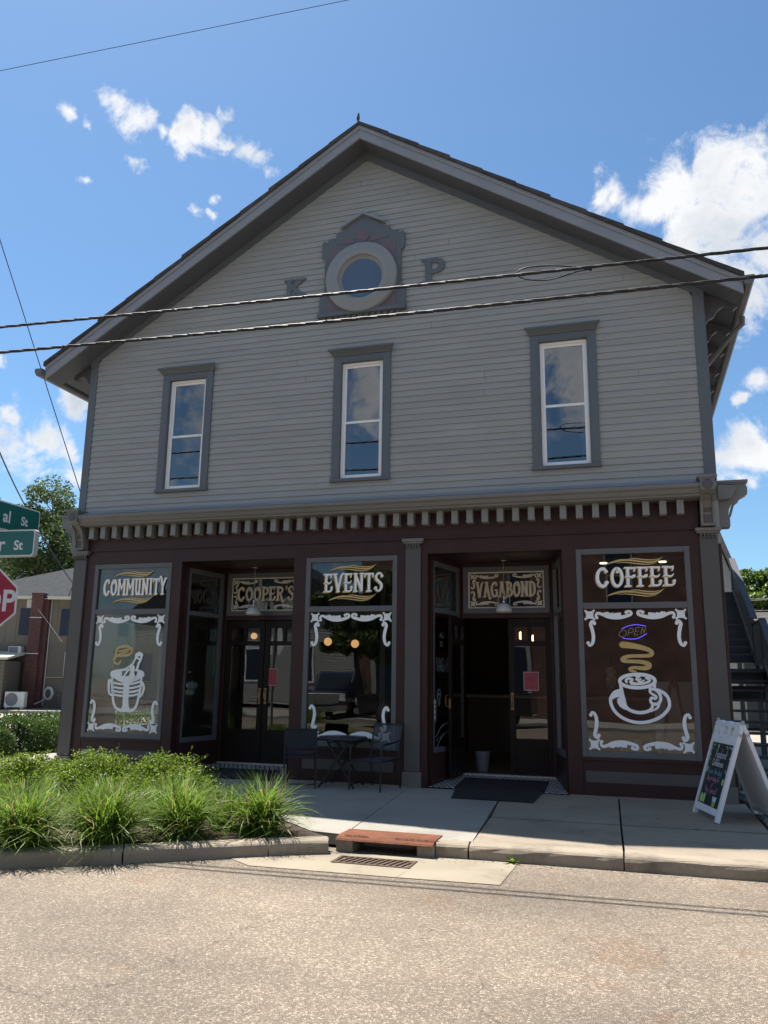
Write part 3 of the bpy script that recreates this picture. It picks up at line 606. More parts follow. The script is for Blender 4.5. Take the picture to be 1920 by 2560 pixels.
# ---------------------------------------------------------------- storefront
CORP=[(0,3.668),(-.20,3.672),(-.21,3.680),(-.245,3.684),(-.25,3.705),(-.275,3.72),(-.30,3.765),(-.325,3.785),(-.33,3.80),(-.33,3.832),(-.30,3.845)]
mb=MB()
mb.prism([(y,z) for y,z in CORP]+[(.0,3.86)],'x',.21,9.38)
P('cornice',mb,CORN)
mb=MB(); mb.prism([(-.305,3.846),(-.02,3.955),(0.0,3.955),(0.0,3.86)],'x',.16,9.44); P('cornice_flashing',mb,mat('blue_grey_flashing',(.26,.28,.31),.4,.08,3))
# returns round the two corners, with a cut profile
for sgn,x0 in ((-1,0.0),(1,WID)):
    m2=MB(); pr=[(x0+sgn*(-y)*.66,z) for y,z in CORP]+[(x0,3.86)]
    m2.prism(pr if sgn>0 else pr[::-1],'y',-.03,3.0)
    P('cornice_return',m2,CORN)
den=MB(); den.box(-.042,-.135,3.487,.042,.0,3.668); den.box(-.045,-.139,3.497,.045,-.01,3.512)
dd=P('dentil',den,DENT); n_d=43
for i in range(n_d):
    x=.378+(9.105+.03-.378)*i/(n_d-1)
    if i==0: dd.location=(x,0,0)
    else:
        c=dd.copy(); COL.objects.link(c); c.parent=shop; c.location=(x,0,0)
mb=MB(); mb.box(.25,-.004,3.305,9.35,.14,3.672); mb.box(.25,-.022,3.30,9.35,.01,3.322); mb.box(.25,.006,3.10,9.35,.14,3.302); mb.box(.26,.0,3.671,9.34,.02,3.93); P('frieze',mb,BROWN)
# console brackets on the corners
BR=[(0,3.90),(-.34,3.90),(-.345,3.74),(-.30,3.715),(-.235,3.69),(-.165,3.63),(-.125,3.55),(-.11,3.45),(-.11,3.325),(0,3.325)]
def console(T):
    mb=MB(); mb.prism(BR,'x',-.085,.085); mb.box(-.115,-.365,3.895,.115,.0,3.925); mb.box(-.10,-.35,3.875,.10,0,3.8955)
    for s in (-1,1):
        mb.bar((s*.070,-.118,3.34),(s*.070,-.118,3.46),.028,.022); mb.bar((s*.070,-.132,3.46),(s*.070,-.18,3.62),.028,.022,(0,-1,0)); mb.bar((s*.070,-.178,3.62),(s*.070,-.25,3.68),.028,.022,(0,-1,0))
    mb.box(-.084,-.124,3.326,.084,-.10,3.352)
    mb.xf(T); b=P('bracket',mb,CORN)
    r=MB(); r.lathe([(.0005,-.352),(.018,-.356),(.024,-.350),(.045,-.350),(.058,-.358),(.064,-.345)],(0,0,3.805),22,'y'); r.xf(T); r.build('rosette',mat('dark_rosette',(.10,.095,.105),.5),b)
    q=MB(); q.quad((-.052,-.1125,3.36),(.052,-.1125,3.36),(.052,-.1125,3.47),(-.052,-.1125,3.47)); q.quad((-.052,-.1125,3.47),(.052,-.1125,3.47),(.052,-.128,3.56),(-.052,-.128,3.56)); q.xf(T); q.build('bracket_panel',COLM,b)
console(Matrix.Translation((.155,0,0))); console(Matrix.Translation((9.455,0,0)))
console(Matrix.Translation((WID-.0,.13,0))@Matrix.Rotation(R(90),4,'Z')); console(Matrix.Translation((0.0,.13,0))@Matrix.Rotation(R(-90),4,'Z'))
# pilasters
for x0,x1,full in ((.035,.25,1),(5.497,5.712,0),(9.345,9.56,1)):
    c=MB(); c.box(x0,-.028,.19,x1,.14,3.215); col=P('column',c,COLM,bevel=.005)
    k=MB(); k.box(x0-.045,-.075,3.27,x1+.045,.1,3.31); k.box(x0-.028,-.055,3.245,x1+.028,.1,3.271); k.build('capital',CORN,col,.004)
    k=MB()
    for j in range(5):
        xx=x0+.005+j*(x1-x0-.045)/4; k.prism([(xx,3.235),(xx+.034,3.235),(xx+.017,3.165)],'y',-.045,-.027)
    k.box(x0-.004,-.046,3.234,x1+.004,-.02,3.247); k.build('capital_teeth',COLM,col)
    k=MB(); k.box(x0-.022,-.058,-.01,x1+.022,.14,.187); k.build('plinth',PLIN,col,.008)
# brown posts and jambs
for a,b in ((.0,.036),(.25,.41),(1.785,1.953),(3.804,4.0),(5.37,5.497),(5.712,5.806),(7.632,7.813),(9.22,9.346),(9.56,WID)):
    P('post',MB().box(a,.004,.0,b,.13,3.11),BROWN,bevel=.004)
for a,b in ((.41,1.785),(4.0,5.37),(7.813,9.22)):
    o=P('bulkhead',MB().box(a+.001,.008,0,b-.001,.13,.465).box(a+.001,-.008,.425,b-.001,.0,.466),BROWN,bevel=.004); MB().box(a+.03,.001,.165,b-.03,.011,.30).build('panel',COLM,o)
for q in ((.26,-.03,-.03,1.95,.1,.02),(3.80,-.02,-.03,5.47,.1,.008),(7.64,-.02,-.03,9.33,.1,.008)): P('foundation_course',MB().box(*q),CURB)
SW={}
def shop_window(x0,x1,label):
    f=MB(); b=.066; z0,z1=.466,3.094; y0,y1=-.006,.05; zt=2.31
    f.box(x0,y0,z0,x0+b,y1,z1); f.box(x1-b,y0,z0,x1,y1,z1); f.box(x0+b,y0+.001,z1-.074,x1-b,y1,z1); f.box(x0+b,y0+.001,z0,x1-b,y1,z0+.074); f.box(x0+b,y0+.001,zt,x1-b,y1,zt+.078)
    w=P('shop_window',f,FRAM,bevel=.006); w['label']=label
    g=MB(); g.quad((x0+b,.03,z0+.06),(x1-b,.03,z0+.06),(x1-b,.03,zt+.01),(x0+b,.03,zt+.01)); g.quad((x0+b,.03,zt+.06),(x1-b,.03,zt+.06),(x1-b,.03,z1-.06),(x0+b,.03,z1-.06)); g.build('glass',GLASS,w)
    return w
SW['a']=shop_window(.41,1.785,'left shop window lettered COMMUNITY with a painted ice bucket')
SW['b']=shop_window(4.0,5.37,'middle shop window lettered EVENTS behind the table')
SW['c']=shop_window(7.813,9.22,'right shop window lettered COFFEE with a painted cup')
# side window of the left shop (daylight from the side street shows through it)
f=MB(); 
for (a,b_,c,d) in ((.42,.50,.46,2.36),(2.62,2.70,.46,2.36)): f.box(.02,a,c,.12,b_,d)
f.box(.021,.50,.46,.12,2.62,.54); f.box(.021,.50,2.28,.12,2.62,2.36)
w=P('side_window',f,FRAM); g=MB(); g.quad((.07,.5,.54),(.07,2.62,.54),(.07,2.62,2.3),(.07,.5,2.3)); g.build('glass',GLASS,w)

GY=.027   # paint sits just in front of the glass plane
def ornaments(p,x0,x1,z0,z1,vs=.30,hs=.385,sc=1.0,vert=True,win=None):
    """scrolls in the four corners of a pane"""
    for sx,xo in ((1,x0),(-1,x1)):
        for sz,zo in ((1,z0),(-1,z1)):
            F=lambda q:(xo+sx*q[0]*sc,zo+sz*q[1]*sc)
            if win: p=Paint(-GY)
            star=[]
            for i in range(16):
                a=2*math.pi*i/16+math.pi/4; rr=(.078,.056,.047,.056)[i%4]
                star.append(F((.062+rr*math.cos(a)*.95,.062+rr*math.sin(a)*.95)))
            p.poly(star)
            for q in ((.115,.115),(.008,.115),(.115,.008),(.01,.01)): p.disc(*F(q),.016*sc,n=10)
            h=hs/sc
            p.stroke([F(q) for q in ((.148,.10),(.140,.075),(.155,.045),(.19,.045),(.23,.06),(.30,.088),(.30+h*.25,.098),(.19+h*.75,.09),(.19+h*.98,.062),(.19+h,.03),(.175+h*.95,.018),(.165+h*.9,.032))],[q*sc for q in (.022,.030,.036,.038,.040,.046,.050,.044,.038,.034,.030,.026)])
            p.disc(*F((.150,.098)),.021*sc); p.disc(*F((.168+h*.91,.033)),.022*sc)
            for k in range(4): p.disc(*F((.245+h*.03+k*.030,.052-.004*k+.02*(k>1))),.021*sc,.026*sc,n=10)
            for k in range(3): p.disc(*F((.37+h*.03+k*.028,.062-.003*k)),.018*sc,.024*sc,n=10)
            if vert:
                v=vs/sc
                p.stroke([F(q) for q in ((.125,.175),(.112,.150),(.085,.152),(.070,.185),(.080,.22),(.098,.15+v*.55),(.095,.15+v*.8),(.075,.15+v*.96),(.045,.15+v),(.028,.15+v*.9))],[q*sc for q in (.028,.034,.038,.042,.044,.044,.042,.038,.034,.028)])
                p.disc(*F((.118,.172)),.023*sc); p.disc(*F((.030,.15+v*.9)),.022*sc)
            if win: p.m.build('corner_scroll',LETW,win)
def wisp(p,pts,ws): p.stroke(pts,ws,True,False)
def fancy(win,txt,x0,x1,z0,z1,cx):
    p=Paint(-GY); p2=Paint(-GY+.0016)
    word(p,txt,x0,x1,z0,z1,-.013,-.012,.0,bold=.80); g=p.m
    # flourishes above and below
    zt=z1+.062; zb=z0-.080; hw=.36
    for zc in (zt,zb):
        A=.72
        wisp(p,[(cx-hw,zc-.050*A),(cx-hw*.8,zc-.01*A),(cx-hw*.45,zc+.028*A),(cx-hw*.05,zc+.020*A),(cx+hw*.35,zc-.014*A),(cx+hw*.7,zc-.010*A),(cx+hw*.98,zc+.075*A)],[.004,.020,.028,.022,.024,.026,.003])
        wisp(p,[(cx-hw*.25,zc+.040*A),(cx,zc+.054*A),(cx+hw*.3,zc+.030*A),(cx+hw*.62,zc+.022*A),(cx+hw*.85,zc+.045*A)],[.004,.014,.016,.014,.003])
        wisp(p,[(cx-hw*.65,zc-.020*A),(cx-hw*.3,zc-.014*A),(cx+hw*.05,zc-.036*A),(cx+hw*.4,zc-.058*A),(cx+hw*.72,zc-.042*A)],[.003,.012,.016,.014,.003])
    p.m.build('gold_lettering',LETG,win)
    word(p2,txt,x0,x1,z0,z1,bold=.80); p2.m.build('lettering',LETW,win)
fancy(SW['a'],'COMMUNITY',.575,1.70,2.60,2.865,1.12)
fancy(SW['b'],'EVENTS',4.27,5.17,2.585,2.865,4.71)
fancy(SW['c'],'COFFEE',8.055,9.045,2.585,2.850,8.545)
for k,(x0,x1) in {'a':(.41,1.785),'b':(4.0,5.37),'c':(7.813,9.22)}.items():
    ornaments(None,x0+.085,x1-.085,.555,2.295,win=SW[k])
# painted cup of coffee
C4=Zm(1460,1660,300,1659); C5=Zm(1440,1360,320,1659)
p=Paint(-GY); u=.000974
def q4(pts,z=C4): return [tuple(onY(*z(*a),GY)[[0,2]]) for a in pts]
def stk(p,pts,w,z=C4,sc=u,closed=False): p.stroke(q4(pts,z),[a*sc for a in (w if hasattr(w,'__len__') else [w]*len(pts))],True,not closed,closed)
ell=lambda cx,cy,rx,ry,n=18:[(cx+rx*math.cos(2*math.pi*i/n),cy+ry*math.sin(2*math.pi*i/n)) for i in range(n)]
stk(p,[(500,362),(420,395),(368,480),(385,580),(450,680),(560,758),(700,803),(850,806),(1000,762),(1110,690),(1178,590),(1168,480),(1110,405),(1020,358)],40)
p.poly(q4([(500,355),(540,400),(560,480),(575,580),(600,640),(545,625),(490,585),(458,530),(462,480),(495,450),(430,470),(380,500),(390,430),(440,375)]))
stk(p,[(505,290),(530,400),(560,520),(580,590),(650,645),(760,672),(870,658),(935,618),(950,545)],[40,38,40,42,42,42,42,40,30])
stk(p,[(980,290),(972,335)],34); stk(p,[(1035,540),(1020,600),(930,660)],[34,30,12])
stk(p,[(915,345),(990,355),(1050,420),(1058,500),(1020,550),(950,550),(920,510),(935,470),(985,478),(1000,450),(950,420),(915,385),(915,345)],[38,38,38,38,38,38,36,34,30,28,28,34,38])
stk(p,ell(738,235,243,92),45,closed=True)
p.stroke(q4([(590,250),(580,225),(620,200),(670,215),(640,250),(690,265),(740,272),(830,265),(900,240),(905,215),(860,195)]),[30*u]*11)
stk(p,[(720,165),(745,182),(770,160),(745,190),(720,215),(760,220),(790,205),(750,240),(790,245),(830,225)],[30,34,34,26,24,22,20,22,24,18])
p.poly(q4([(640,255),(700,268),(830,262),(870,240),(830,285),(705,296),(640,285)]))
p.m.build('cup_drawing',LETW,SW['c'])
p=Paint(-GY); s5=.000974*(320/300)
stk(p,[(605,1305),(700,1315),(850,1342),(945,1375),(985,1410),(955,1445),(850,1450),(690,1455),(605,1485),(620,1515),(720,1522),(860,1530),(945,1560),(935,1598),(860,1610),(755,1600),(695,1620),(730,1645),(780,1650)],[80,72,58,52,50,46,40,42,46,44,42,48,56,56,48,38,36,32,16],C5,s5)
p.m.build('steam_drawing',LETG,SW['c'])
# painted ice bucket with bottle
B5=Zm(250,1560,250,1659); ub=.1507*onY(340,1700,GY)[1]*0+.1507*13.3/2015
p=Paint(-GY+.0002)
ql=lambda pts:q4(pts,B5)
stb=lambda pts,w,closed=False: stk(p,pts,w,B5,ub,closed)
stb(ell(455,820,265,62),34,True); stb([(200,840),(330,905),(455,915),(590,905),(715,850)],[60,70,70,70,50])
p.poly(ql([(200,800),(360,770),(370,850),(260,870),(190,840)])); p.poly(ql([(625,790),(720,820),(700,860),(600,880)]))
stb([(205,880),(210,1050),(215,1200),(235,1330),(290,1410),(390,1440)],[34,40,42,44,44,44]); stb([(690,900),(680,1050),(645,1200),(610,1340),(560,1420),(470,1440)],[34,40,40,42,44,44])
p.poly(ql([(395,945),(490,945),(485,1100),(475,1250),(480,1360),(510,1455),(400,1460),(345,1440),(375,1350),(385,1200),(395,1050)]))
for yy in (985,1055,1120,1180): stb([(215,yy-12),(330,yy+8),(440,yy+12),(560,yy+2),(670,yy-30)],30)
stb([(290,930),(440,965),(600,940)],[10,34,10])
stb([(160,935),(150,1050),(165,1150),(225,1195)],[44,40,34,28]); stb([(160,935),(195,950),(200,1120)],[36,30,20])
stb([(715,985),(735,1060),(705,1160),(655,1225)],[44,40,36,26]); stb([(715,985),(690,1010),(665,1160)],[36,26,20])
stb([(395,760),(480,715),(560,650),(600,560),(640,500)],[26,28,30,34,40]); stb([(620,760),(650,660),(690,580),(700,520)],[44,40,38,40])
stb([(620,520),(660,495),(700,515)],[60,60,60]); stb([(610,560),(690,590)],[30,30]); stb([(540,700),(600,590)],[16,12]); stb([(410,860),(470,780),(545,695)],[30,26,16]); stb([(560,720),(545,800),(550,880)],[60,74,84]); stb([(500,860),(535,780),(560,720)],[22,16,10])
p.m.build('bucket_drawing',LETW,SW['a'])
p=Paint(-GY+.0002)
stb([(345,610),(310,660),(245,640),(240,580),(280,530),(380,525),(480,510),(530,450),(500,385),(430,370),(330,385),(275,430),(265,520)],[30,34,40,44,44,40,40,40,36,40,42,40,34]); stb([(280,455),(400,440),(490,415),(530,400)],[18,32,34,30]); stb([(270,520),(390,480),(480,460)],[24,28,18])
p.m.build('steam_drawing',LETG,SW['a'])
# ---------------------------------------------------------------- recessed doorways
RD=1.10
TILE=bpy.data.materials.new('mosaic_tile'); TILE.use_nodes=True
def _tile():
    nt=TILE.node_tree; N=nt.nodes.new; L=nt.links.new; b=nt.nodes['Principled BSDF']; b.inputs['Roughness'].default_value=.4
    g=N('ShaderNodeTexCoord'); br=N('ShaderNodeTexBrick'); br.inputs['Scale'].default_value=1; br.offset=.5; br.inputs['Brick Width'].default_value=.075; br.inputs['Row Height'].default_value=.075; br.inputs['Mortar Size'].default_value=.013
    br.inputs['Color1'].default_value=(.66,.66,.63,1); br.inputs['Color2'].default_value=(.46,.46,.45,1); br.inputs['Mortar'].default_value=(.02,.02,.022,1); L(g.outputs['Object'],br.inputs['Vector']); L(br.outputs[0],b.inputs['Base Color'])
_tile()
def door_leaf(x0,x1,parent,closed=True):
    w=x1-x0; d=MB(); st=.085
    zb,zt=.085,2.275
    d.box(0,-.0225,zb,st,.0225,zt); d.box(w-st,-.0225,zb,w,.0225,zt); d.box(st,-.022,zt-.115,w-st,.022,zt); d.box(st,-.022,zb,w-st,.022,zb+.50); d.box(st,-.022,1.885,w-st,.022,1.955); d.box(w/2-.03,-.0215,1.955,w/2+.03,.0215,zt-.115)
    d.box(st+.05,-.028,zb+.10,w-st-.05,.028,zb+.40)
    o=d.build('door',DKBR,parent,.004); 
    g=MB(); g.quad((st,0,zb+.5),(w-st,0,zb+.5),(w-st,0,1.885),(st,0,1.885)); g.quad((st,0,1.955),(w-st,0,1.955),(w-st,0,zt-.115),(st,0,zt-.115)); g.build('glass',GLASS,o)
    return o
def recess(x0,x1,lx,rx,txt,side):
    """opening x0..x1 at the street, door wall lx..rx"""
    c=MB(); c.box(x0-.02,.10,3.10,x1+.02,RD+.02,3.14); P('doorway_ceiling',c,BROWN)
    fl=MB(); fl.add([(x0,-.005,.006),(x1,-.005,.006),(rx,RD,.072),(lx,RD,.072)],[(0,1,2,3)]); P('doorway_tiles',fl,TILE)
    th=MB(); th.box(lx+.04,RD-.05,.06,rx-.04,RD+.04,.088); P('threshold',th,mat('aluminium_sill',(.55,.55,.54),.35,.06,6,metal=.5))
    wl=MB(); y=RD
    wl.box(lx-.15,y,.06,lx+.06,y+.09,3.11); wl.box(rx-.06,y,.06,rx+.15,y+.09,3.11); wl.box(lx+.06,y,2.285,rx-.06,y+.09,2.36); wl.box(lx+.06,y+.001,3.04,rx-.06,y+.09,3.11)
    P('doorway_frame',wl,BROWN,bevel=.004)
    # lettered transom light
    f=MB(); a,b,z0,z1=lx+.06,rx-.06,2.355,3.045; t=.075
    f.box(a,y-.03,z0,a+t,y+.04,z1); f.box(b-t,y-.03,z0,b,y+.04,z1); f.box(a+t,y-.029,z0,b-t,y+.04,z0+t); f.box(a+t,y-.029,z1-t,b-t,y+.04,z1)
    w=P('transom_window',f,FRAM,bevel=.004); w['label']='transom light lettered %s over a recessed door'%txt
    g=MB(); g.quad((a+t,y,z0+t),(b-t,y,z0+t),(b-t,y,z1-t),(a+t,y,z1-t)); g.build('glass',GLASS,w)
    p=Paint(-(y-.004)); a+=t+.008; b-=t+.008; z0+=t+.008; z1-=t+.008
    for q in ([(a,z0),(b,z0)],[(b,z0),(b,z1)],[(b,z1),(a,z1)],[(a,z1),(a,z0)]): p.stroke([q[0],q[1]],.026,False,True)
    ornaments(p,a+.024,b-.024,z0+.024,z1-.024,vs=.125,hs=.30,sc=.60); p.m.build('border_scrolls',CREAM,w)
    p=Paint(-(y-.0055)); k=.115 if txt[0]=='V' else .095
    word(p,txt,a+k,b-k+.01,z0+.155,z1-.135,-.011,-.011,.0,bold=.86); p.m.build('gold_lettering',LETG,w)
    p=Paint(-(y-.0072)); word(p,txt,a+k,b-k+.01,z0+.155,z1-.135,bold=.84); p.m.build('lettering',CREAM,w)
    # splayed side lights
    for s,xa,xb in ((-1,x0,lx),(1,x1,rx)):
        v=Vector((xb-xa,RD-.12,0)); L_=v.length; T=Matrix.Translation((xa,.125,0))@Matrix.Rotation(math.atan2(v.y,v.x),4,'Z')
        f=MB(); y0,y1=(-.035,.035)
        f.box(0,y0,.0,L_,y1,.42); f.box(0,y0,3.03,L_,y1,3.12); f.box(0,y0,.42,.055,y1,3.03); f.box(L_-.06,y0,.42,L_,y1,3.03); f.xf(T); o=P('side_light',f,BROWN,bevel=.003)
        f=MB(); q=.06
        f.box(.055,y0+.01,.42,.055+q,y1-.01,3.03); f.box(L_-.06-q,y0+.01,.42,L_-.06,y1-.01,3.03); f.box(.055+q,y0+.011,.42,L_-.06-q,y1-.011,.49); f.box(.055+q,y0+.011,2.96,L_-.06-q,y1-.011,3.03); f.box(.055+q,y0+.011,2.31,L_-.06-q,y1-.011,2.375); f.xf(T); f.build('frame',FRAM,o)
        g=MB(); g.quad((.1,0,.45),(L_-.1,0,.45),(L_-.1,0,3.0),(.1,0,3.0)); g.xf(T); g.build('glass',GLASS,o)
        if side=='R' and s==-1:
            # white door-side lettering on the side light (reads from the doorway, facing +x)
            p=Paint(.0045,.00005); X0=.17
            for t_,z_,h_,w_ in (('ALL',1.97,.062,.15),('TO',1.85,.062,.10)): hand(p,t_,X0+.14,z_,h_,.007,w_)
            hand(p,'VAGABOND',X0+.02,1.50,.185,.009,.66); 
            for zc,tt in ((1.13,'A'),):
                p.stroke(arc(X0+.10,zc+.06,.055,.065,-50,230,10)+[(X0+.10,zc-.09)],.010,True,True,True); p.disc(X0+.10,zc+.06,.018)
            p.stroke([(X0,.62),(X0+.2,.76),(X0+.45,.80)],.012); p.stroke([(X0,.46),(X0+.22,.63),(X0+.45,.70)],.012)
            for k in range(5): p.stroke([(X0+.03+k*.09,.57+k*.038-.006*k*k*.8),(X0+.07+k*.09,.60+k*.038-.006*k*k*.8)],.009)
            for k in range(3): p.stroke(arc(X0+.06+k*.15,.36+.012*k,.045,.05,0,360,10),.010,True,False); p.disc(X0+.06+k*.15,.36+.012*k,.012)
            # paint faces the doorway: right side of the glass seen from +x
            p.m.xf(T@Matrix.Translation((0,-.002,0))); p.m.build('side_lettering',LETD,o)
    return
# local x of a splayed side light runs into the recess and its -y side faces +x, so text reads from inside the doorway
recess(1.953,3.804,2.12,3.60,"COOPER'S",'L'); recess(5.806,7.632,6.03,7.42,'VAGABOND','R')
def handle(d,x,y=-.0225):
    h=MB(); h.box(x-.02,y-.006,.98,x+.02,y,1.22); h.tube([(x,y-.006,1.02),(x,y-.05,1.03),(x,y-.055,1.10),(x,y-.05,1.17),(x,y-.006,1.18)],.009,8); h.build('handle',mat('aged_brass',(.32,.22,.10),.4,.1,8,metal=.8),d)
for x0,x1,hx in ((2.18,2.855,.63),(2.865,3.54,.045),(6.745,7.36,.045)):
    d=door_leaf(x0,x1,shop); d.location=(x0,RD+.045,0); handle(d,hx)
d=door_leaf(6.09,6.735,shop); d.location=(6.085,RD+.02,0); d.rotation_euler=(0,0,R(-96.5)); handle(d,.60); d['label']='open left leaf of the right doorway, swung out against its side light'
p=Paint(-.0035,.00006)   # opening hours on the glass of the open leaf (painted on the outside, seen reversed from within)
p=Paint(.003,.00006); w_=.645
for t_,z_,h_,ww in (('HOURS',1.52,.105,.26),('Monday - Friday',1.27,.05,.28),('6AM-5PM',1.19,.06,.26),('Sunday',1.10,.05,.20),('7AM-3PM',1.01,.06,.26)): hand(p,t_,w_/2-ww/2,z_,h_,.011,ww)
for zc in (1.42,.92): p.stroke([(w_/2-.12,zc-.03),(w_/2-.04,zc+.04),(w_/2,zc),(w_/2+.04,zc-.04),(w_/2+.12,zc+.03)],.012); p.stroke([(w_/2-.08,zc-.05),(w_/2,zc+.02),(w_/2+.08,zc+.05)],.010)
p.m.build('hours_lettering',LETD,d)
lk=MB(); lk.box(w_-.001,-.016,1.0,w_+.003,.016,1.13); lk.build('lock_plate',mat('aged_brass',(.32,.22,.10)),d)
# wall fittings
bx=MB(); a=onY(*Zm(0,1600,300,1659)(1210,1560),-.03)
bx.box(a[0]-.07,-.075,a[2]-.05,a[0]+.05,.008,a[2]+.05); bx.box(a[0]-.05,-.095,a[2]-.06,a[0]+.035,-.074,a[2]+.04); P('outlet_box',bx,mat('weathered_plastic',(.45,.43,.38),.6,.15,20),bevel=.008)
# ================================================================== ground
ZR=-.175                               # road level at the kerb
def kerb_line():                       # foot of the kerb, west to east
    return [(-14,-15.2),(-6,-10.6),(-1.5,-7.9),(1.5,-6.2),(3.45,-5.0),(4.17,-4.56),(5.24,-3.84),(5.63,-3.60),(5.95,-3.46),(6.35,-3.36),(6.9,-3.30),(7.5,-3.275),(9,-3.265),(14,-3.26),(40,-3.26)]
KL=kerb_line()
def ksub(x0,x1):
    P=np.array(cat_rom(KL,8)); xs=np.linspace(x0,x1,max(4,int((x1-x0)/.12))); return [(x,float(np.interp(x,P[:,0],P[:,1]))) for x in xs]
def offs(pts,d):                       # offset to the shop side
    out=[]
    for i,p in enumerate(pts):
        a=pts[max(i-1,0)]; b=pts[min(i+1,len(pts)-1)]; t=np.array(b)-np.array(a); t/=np.hypot(*t); out.append((p[0]-t[1]*d,p[1]+t[0]*d))
    return out
def swz(y): return .0155*min(0,y)-.002 # pavement falls to the kerb
CH=chipseal()
mb=MB(); mb.quad((-90,-90,ZR),(90,-90,ZR),(90,0,ZR),(-90,0,ZR)); struct('road',mb,CH)
mb=MB(); mb.quad((-400,-400,ZR-.05),(400,-400,ZR-.05),(400,600,ZR-.05),(-400,600,ZR-.05)); struct('ground',mb,mat('distant_ground',(.16,.15,.11),.95,.3,.05))
# kerb: rounded section swept along the line
def kerb(name,x0,x1,m=CURB,topw=.16):
    P=ksub(x0,x1); mb=MB()
    prof=[(0,ZR-.1),(0.0,ZR+.075),(.008,-.077),(.022,-.062),(.045,-.053),(topw,-.0465),(topw,ZR-.1)]
    rows=[offs(P,d) for d,_ in prof]
    vs=[];fs=[];n=len(P);k=len(prof)
    jr=np.random.default_rng(int(abs(x0)*10)+3)
    for i in range(n):
        for j in range(k):
            w=jr.normal(0,.0022) if 0<j<k-2 else 0
            vs.append((rows[j][i][0]+w,rows[j][i][1]+w*1.5,prof[j][1]+w))
    for i in range(n-1):
        for j in range(k-1): fs.append((i*k+j,(i+1)*k+j,(i+1)*k+j+1,i*k+j+1))
    fs.append(tuple(range(k))); fs.append(tuple((n-1)*k+j for j in range(k))[::-1])
    mb.add(vs,fs,False); return struct(name,mb,m)
# joints between castings: gaps a few mm wide
cuts=[-14,-6.0,-3.0,-.2,1.6,2.85,4.28,5.30,5.77]
for a,b in zip(cuts,cuts[1:]): kerb('kerb',a+.004,b-.004)
for a,b in ((6.70,6.99),(7.0,8.31),(8.32,9.70),(9.71,11.2),(11.21,13),(13.01,16)): kerb('kerb',a+.003,b-.003)
# pavement slabs (each a sheet with depth; a dark joint shows between them)
def slab(name,poly,m,zf=swz,th=.10,dz=0.0):
    cx=sum(p[0] for p in poly)/len(poly); cy=sum(p[1] for p in poly)/len(poly); g=.005
    q=[]
    for x,y in poly:
        d=math.hypot(x-cx,y-cy); k=1-g/d*1.3; q.append((cx+(x-cx)*k,cy+(y-cy)*k))
    n=len(q); mb=MB(); mb.add([(x,y,zf(y)+dz) for x,y in q]+[(x,y,zf(y)-th) for x,y in q],[tuple(range(n))]+[(i,(i+1)%n+0,(i+1)%n+n,i+n) for i in range(n)][:0]+[(i+n,(i+1)%n+n,(i+1)%n,i) for i in range(n)])
    return struct(name,mb,m)
KT=[(p[0],p[1]) for p in offs(cat_rom(KL,8),.16)]
def kt(x): return float(np.interp(x,[p[0] for p in KT],[p[1] for p in KT]))
mb=MB(); 
mb.add([(-3.4,-.75,-.07),(2.4,-.75,-.07),(3.5,-1.3,-.08),(5.5,-3.15,-.09),(5.9,-3.2,-.09),(16,-2.9,-.10),(16,16,-.09),(-3.4,16,-.09)],[(0,1,2,3,4,5,6,7)]); struct('pavement_base',mb,mat('joint_dirt',(.03,.026,.02),.95))
# left run (newer, paler)
slab('pavement',[(-1.7,-.02),(-1.7,-.78),(2.45,-.78),(3.45,-1.33),(3.45,0.0),(.3,0)],CONC)
slab('pavement',[(3.45,-1.33),(5.45,-3.17),(5.80,-3.22),(5.58,-.04),(3.45,0)],CONC)
slab('pavement',[(5.58,-.04),(5.80,kt(5.8)+.2),(6.71,kt(6.71)+.0),(7.0,kt(7.0)),(6.86,-.8),(6.82,-.03)],CONC)
slab('pavement',[(6.83,0),(6.87,-.8),(6.955,-1.835),(8.27,-1.825),(8.22,0)],CONO)
slab('pavement',[(8.23,0),(8.28,-1.825),(9.66,-1.805),(9.66,.05)],CONO)
slab('pavement',[(6.955,-1.885),(7.0,kt(7.0)),(8.31,kt(8.3)),(8.27,-1.875)],CONO)
slab('pavement',[(8.28,-1.875),(8.32,kt(8.3)),(9.71,kt(9.7)),(9.66,-1.855)],CONO)
slab('pavement',[(9.66,-1.83),(9.71,kt(9.7)),(13,kt(13)),(13,-1.80)],CONO)
# side street pavement
for i in range(10): slab('side_pavement',[(-1.72,-.78+i*1.5),(0.02,-.78+i*1.5),(0.02,.72+i*1.5),(-1.72,.72+i*1.5)],CONC,lambda y:-.004)
slab('side_pavement',[(-3.5,-2.6),(-1.72,-2.6),(-1.72,-.78),(-3.5,-.78)],CONC,lambda y:-.03)
mb=MB(); mb.quad((-3.5,-.8,-.10),(-1.7,-.8,-.10),(-1.7,14,-.10),(-3.5,14,-.10)); struct('hedge_bed',mb,SOIL)
PALE=mat('bleached_concrete',(.27,.245,.205),.9,.10,.5,.1,40,stain=((.20,.18,.15),.4,.5))
mb=MB(); mb.quad((-60,-3,-.13),(-3.5,-3,-.13),(-3.5,60,-.13),(-60,60,-.13)); struct('side_road',mb,PALE)
a=np.array([-15.95,16.7]); dv=np.array([math.cos(YAW),math.sin(YAW)]); nv=np.array([-dv[1],dv[0]])
mb=MB(); q=[a-dv*12,a+dv*12,a+dv*12+nv*14,a-dv*12+nv*14]; mb.add([(p[0],p[1],-.02) for p in q]+[(p[0],p[1],-.2) for p in q],[(0,1,2,3),(4,5,1,0),(5,6,2,1)]); struct('far_pavement',mb,PALE)
